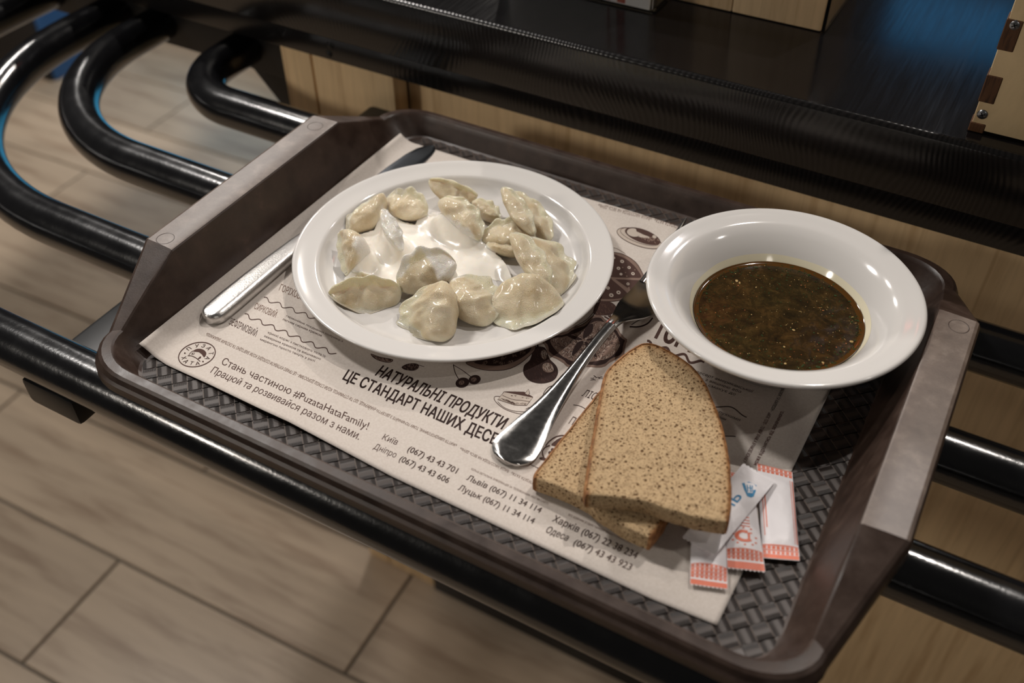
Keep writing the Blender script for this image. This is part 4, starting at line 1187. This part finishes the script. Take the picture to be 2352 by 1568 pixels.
for k in range(4):
    off = -10.6 + 7.05 * k
    tp_ = [(53.6 + off, 75.5, 2.4, 4.6), (53.8 + off * .99, 95, 2.2, 4.9), (54.1 + off * .98, 120, 2.0, 6.4), (54.4 + off * .96, 140, 1.7, 9.0), (54.5 + off * .95, 152, 1.0, 11.4), (54.5 + off * .95, 154, .4, 11.8)]
    strip('tine', tp_, fork, STEEL, 1.9, 0.3, 4)

# ------------------------------------------------------------------ bread
bo = [c6(*p) for p in ((490, 1092), (478, 1050), (492, 960), (515, 810), (545, 640), (572, 480), (598, 345), (622, 270), (690, 200), (780, 128), (870, 84), (960, 98), (1065, 152), (1185, 235), (1272, 345), (1332, 480), (1382, 620), (1416, 760), (1436, 900), (1443, 1060), (1440, 1180), (1425, 1272), (1250, 1248), (1100, 1207), (1000, 1178), (900, 1140), (700, 1108))]
ZB1 = 31.0
loop1 = [at(*p, ZB1) for p in bo]
NSIDE = 22  # first vertices (0..21) carry crust, the rest is the cut base
def bread(loop, z_of, thick, label, lower):
    t = thing('bread_slice', label, 'bread', (sum(p.x for p in loop) / len(loop), sum(p.y for p in loop) / len(loop), lower), 'rye bread slices')
    pts = [(p.x, p.y) for p in loop]
    side = catmull(pts[:NSIDE], 5, False); base = catmull(pts[NSIDE - 1:] + pts[:1], 5, False)
    full = side[:-1] + base[:-1]
    # wobble
    full = [(x + .0005 * noise.noise(Vector((x * 260, y * 260, 1))), y + .0005 * noise.noise(Vector((x * 260, y * 260, 2)))) for x, y in full]
    n = len(full); cx_ = sum(p[0] for p in full) / n; cy_ = sum(p[1] for p in full) / n
    V, F = [], []; rings_ = [1.0, .985, .95, .85, .7, .5, .3, .12]
    def surf(x, y, top):
        z = z_of(x, y); nz = .00035 * noise.noise(Vector((x * 140, y * 140, 4 if top else 8)))
        return z + nz if top else z - thick + nz
    for top in (True, False):
        for s_ in rings_:
            for (x, y) in full:
                X, Y = cx_ + (x - cx_) * s_, cy_ + (y - cy_) * s_
                z = surf(X, Y, top)
                if s_ == 1.0: z += -.0007 if top else .0007
                V.append((X, Y, z))
        V.append((cx_, cy_, surf(cx_, cy_, top)))
    R_ = len(rings_); off = R_ * n + 1
    for o_ in (0, off):
        for i in range(R_ - 1):
            for k in range(n):
                a = o_ + i * n + k; b_ = o_ + i * n + (k + 1) % n
                F.append((a, b_, b_ + n, a + n))
        c0_ = o_ + R_ * n
        for k in range(n): F.append((o_ + (R_ - 1) * n + k, o_ + (R_ - 1) * n + (k + 1) % n, c0_))
    for k in range(n):
        F.append((k, (k + 1) % n, off + (k + 1) % n, off + k))
    cr_o = mesh_from('crumb', V, F, t, CRUMB, True, 50)
    ba = cr_o.data.attributes.new('baked_edge', 'FLOAT', 'POINT')
    for i_ in range(len(V)):
        q_ = (i_ % off); rg_ = q_ // n; kk = q_ % n
        ba.data[i_].value = (1.0, .8, .28, 0, 0, 0, 0, 0, 0)[min(rg_, 8)] * (1 if kk < len(side) - 1 else .0)
    # crust shell along the baked sides
    V, F = [], []; ns = len(side)
    for i, (x, y) in enumerate(side):
        a = side[max(0, i - 1)]; b_ = side[min(ns - 1, i + 1)]
        dx, dy = b_[0] - a[0], b_[1] - a[1]; L = math.hypot(dx, dy); nx2, ny2 = -dy / L, dx / L
        if (x - cx_) * nx2 + (y - cy_) * ny2 < 0: nx2, ny2 = -nx2, -ny2
        o_ = .0006 + .0005 * noise.noise(Vector((x * 200, y * 200, 3)))
        zt = z_of(x, y)
        for (d_, z) in ((-.0006 - .0005 * noise.noise(Vector((x * 300, y * 300, 7))), zt + .0004), (o_ * .6, zt + .0001), (o_ + .0004, zt - .0016), (o_ + .0006, zt - thick / 2), (o_ + .0004, zt - thick + .0016), (-.001, zt - thick - .0002)):
            V.append((x + nx2 * d_, y + ny2 * d_, z))
    for i in range(ns - 1):
        for k in range(6):
            a = i * 6 + k; b_ = i * 6 + (k + 1) % 6; F.append((a, b_, b_ + 6, a + 6))
    F.append(tuple(range(6))); F.append(tuple(range((ns - 1) * 6, ns * 6)))
    mesh_from('crust', V, F, t, CRUST, True, 60)
    return t
base_pt = loop1[0]
FL2 = at(1228, 1098, 14)
ang = math.radians(-22)
loop2 = []
for p in loop1:
    d_ = p - base_pt
    loop2.append(Vector((FL2.x + (d_.x * math.cos(ang) - d_.y * math.sin(ang)), FL2.y + (d_.x * math.sin(ang) + d_.y * math.cos(ang)), 0)))
x2 = FL2.x
bread(loop2, lambda x, y: .0142 + max(0, (x - x2)) * .055, .0122, 'lower rye bread slice, mostly covered, left corner showing', .002)
bread(loop1, lambda x, y: ZB1 * .001, .0118, 'upper rye bread slice, fully visible, overlapping the other slice', .018)

# ------------------------------------------------------------------ sachets
def sachet(label, corners, z0, puff, ends, prints, zig=True, thick=None, name='seasoning_sachet', group=None, slope=0.0):
    """corners: TL, TR, BR, BL photo px at height z0; v runs from top (0) to bottom (1)"""
    TLc, TRc, BRc, BLc = (at(*c_, z0) for c_ in corners)
    NU, NV = 18, 44
    def base(u, v):
        return TLc.lerp(TRc, u).lerp(BLc.lerp(BRc, u), v)
    def h(u, v):
        e = smooth01(min(v, 1 - v) / .16 - .35)
        return puff * e * (1 - abs(2 * u - 1) ** 2.4)
    sd_ = hash(label) % 100 if False else len(label)
    def P(u, v, lift=0.0, side=1):
        q = base(u, v)
        if zig and v in (0, 1):
            pass
        z = z0 + (h(u, v) * (1 if side > 0 else -.25)) + .25 * noise.noise(Vector((u * 3, v * 6, sd_))) + (side * .12) + lift + slope * (v - .5)
        return (q.x, q.y, z * .001)
    t = thing(name, label, 'sachet', (base(.5, .5).x, base(.5, .5).y, z0 * .001), group)
    V, F = [], []
    for side in (1, -1):
        for j in range(NV + 1):
            v = j / NV
            for i in range(NU + 1):
                u = i / NU
                vv = v
                if zig and j == 0: vv = v - (.012 if i % 2 else 0)
                if zig and j == NV: vv = v + (.012 if i % 2 else 0)
                V.append(P(u, vv, 0, side))
    n1_ = (NU + 1) * (NV + 1)
    for s_ in (0, 1):
        for j in range(NV):
            for i in range(NU):
                a = s_ * n1_ + j * (NU + 1) + i; F.append((a, a + 1, a + NU + 2, a + NU + 1))
    for j in range(NV):
        for i in (0, NU):
            a = j * (NU + 1) + i; F.append((a, a + NU + 1, a + NU + 1 + n1_, a + n1_))
    for i in range(NU):
        for j in (0, NV):
            a = j * (NU + 1) + i; F.append((a, a + 1, a + 1 + n1_, a + n1_))
    mesh_from('packet', V, F, t, WHITEPACK, True, 45)
    # printed patches: (u0,u1,v0,v1)
    if prints:
        V, F = [], []
        def patch(u0, u1, v0, v1):
            a_, b__ = max(1, int((u1 - u0) * 12)), max(1, int((v1 - v0) * 24)); b0 = len(V)
            for j in range(b__ + 1):
                for i in range(a_ + 1): V.append(P(u0 + (u1 - u0) * i / a_, v0 + (v1 - v0) * j / b__, .10))
            for j in range(b__):
                for i in range(a_):
                    a = b0 + j * (a_ + 1) + i; F.append((a, a + 1, a + a_ + 2, a + a_ + 1))
        for p in prints: patch(*p)
        mesh_raw('orange_print', V, F, t, ORANGE)['kind'] = 'stuff'
    return t, P
def gingham(v0, v1, rows=3, cols=8):
    out = []; dv = (v1 - v0) / rows
    for r_ in range(rows):
        out.append((0.01, .99, v0 + r_ * dv, v0 + r_ * dv + dv * .22))
        for c_ in range(cols):
            out.append((c_ / cols + .015, c_ / cols + .6 / cols + .03, v0 + r_ * dv + dv * .3, v0 + r_ * dv + dv * .9))
    return out
ct = crop(1540, 1040, 4.6125)
GS = 'orange and white seasoning sachets beside the bread'
pA = gingham(.0, .085, 2) + gingham(.865, .955, 2) + [(0.01, .99, .955, .995)] + [(.90, .915, .12, .84), (.955, .985, .12, .84)] + [(.08, .10, .3, .78), (.14, .17, .12, .7)]
sachet('rightmost orange and white sachet, back seam facing up', [ct(915, 112), ct(1290, 205), ct(1368, 1142), ct(978, 1112)], 3.0, 2.4, 1, pA, False, group=GS)
pB = gingham(.0, .09, 2) + gingham(.82, .915, 3) + [(0.01, .99, .93, 1.0)]
tB, PB = sachet('middle orange and white sachet, partly under the white stick', [ct(560, 200), ct(865, 228), ct(1003, 1255), ct(600, 1212)], 4.4, 2.6, 1, pB, True, group=GS)
pC = gingham(.78, .93, 4) + [(0.01, .99, .945, 1.0)]
sachet('lowest orange and white sachet, nearest the front edge under the bread corner', [ct(230, 470), ct(590, 520), ct(605, 1440), ct(207, 1385)], 3.6, 2.4, 1, pC, True, group=GS)
tD, PD = sachet('white stick sachet with blue emblem, tucked under the bread', [ct(770, 98), ct(1112, 288), ct(470, 1095), ct(125, 905)], 9.0, 2.8, 1, [], True, name='salt_stick', slope=3.0)
# prints as plain shapes following the packets
def on_packet(parent, P, polys, m, name, lift=.14):
    V, F = [], []
    for pts in polys:
        b0 = len(V); n = len(pts); cu = sum(p[0] for p in pts) / n; cv = sum(p[1] for p in pts) / n
        V.append(P(cu, cv, lift))
        for (u, v) in pts: V.append(P(u, v, lift))
        for i in range(n): F.append((b0, b0 + 1 + i, b0 + 1 + (i + 1) % n))
    return mesh_raw(name, V, F, parent, m)
def uvpoly(pts): return pts
def ringpoly(c_, ru, rv, w_, n=24, a0=0, a1=2 * PI):
    out = []
    for i in range(n):
        t0 = a0 + (a1 - a0) * i / n; t1 = a0 + (a1 - a0) * (i + 1) / n
        out.append([(c_[0] + ru * math.cos(t0), c_[1] + rv * math.sin(t0)), (c_[0] + ru * math.cos(t1), c_[1] + rv * math.sin(t1)), (c_[0] + ru * w_ * math.cos(t1), c_[1] + rv * w_ * math.sin(t1)), (c_[0] + ru * w_ * math.cos(t0), c_[1] + rv * w_ * math.sin(t0))])
    return out
polys = ringpoly((.50, .70), .27, .062, .55, 20, .6, 5.2) + [[(.52, .66), (.74, .655), (.74, .668), (.52, .672)], [(.60, .66), (.68, .66), (.66, .74), (.60, .74)]]
for (u, v) in ((.5, .615), (.3, .625), (.72, .62), (.2, .68), (.84, .70), (.82, .75), (.3, .77), (.5, .785), (.72, .775), (.18, .74)):
    polys.append([(u - .03, v - .006), (u + .03, v - .006), (u + .03, v + .008), (u - .03, v + .008)])
for v in (.50, .53, .56, .59): polys.append([(.42, v), (.70, v), (.70, v + .012), (.42, v + .012)])
on_packet(tB, PB, polys, ORANGE, 'pot_emblem')
def stick_uv(pts):
    """drawn outline in the sachet's own (u, v) frame"""
    ax_, ay_ = (1112 - 770, 288 - 98), (125 - 770, 905 - 98); D_ = ax_[0] * ay_[1] - ax_[1] * ay_[0]; out = []
    for (x, y) in pts:
        dx, dy = x - 770, y - 98
        out.append(((dx * ay_[1] - dy * ay_[0]) / D_, (ax_[0] * dy - ax_[1] * dx) / D_))
    return out
on_packet(tD, PD, [stick_uv([(745, 355), (820, 330), (905, 362), (892, 430), (868, 488), (835, 504), (796, 494), (768, 430)])], BLUEINK, 'blue_emblem', .14)
on_packet(tD, PD, [stick_uv([(778, 365), (868, 374), (858, 455), (802, 458)])], WHITEPACK, 'emblem_field', .22)
on_packet(tD, PD, [stick_uv(q) for q in ([(792, 372), (804, 373), (812, 448), (801, 448)], [(826, 375), (838, 376), (838, 448), (827, 448)], [(850, 376), (861, 377), (853, 448), (843, 448)], [(796, 400), (856, 404), (855, 413), (797, 409)])], BLUEINK, 'emblem_marks', .28)
# script lettering on the stick
me = glyphs('Сіль', 0.01)
w0 = min(v.co.x for v in me.vertices); w1 = max(v.co.x for v in me.vertices)
for v in me.vertices:
    s_ = (v.co.x - w0) / (w1 - w0); hgt = v.co.y / .727
    vv = .76 - s_ * .40; uu = .58 - hgt * .34 + (1 - s_) * 0.0 + s_ * .04
    v.co = PD(uu, vv, .16)
me.materials.clear(); me.name = 'script_lettering'
o = new_obj('script_lettering', me, tD, BLUEINK); fix_parent(o)
# crimp ridges of the stick
V, F = [], []
for k in range(6):
    v0_ = .02 + k * .018; b0 = len(V)
    for i in range(15):
        u = .08 + .84 * i / 14
        V.append(PD(u, v0_, .02)); V.append(PD(u, v0_ + .005, .28)); V.append(PD(u, v0_ + .010, .02))
    for i in range(14):
        a = b0 + 3 * i; F.append((a, a + 3, a + 4, a + 1)); F.append((a + 1, a + 4, a + 5, a + 2))
mesh_raw('crimp_ridges', V, F, tD, WHITEPACK, True)
bpy.data.objects.remove(fobj)
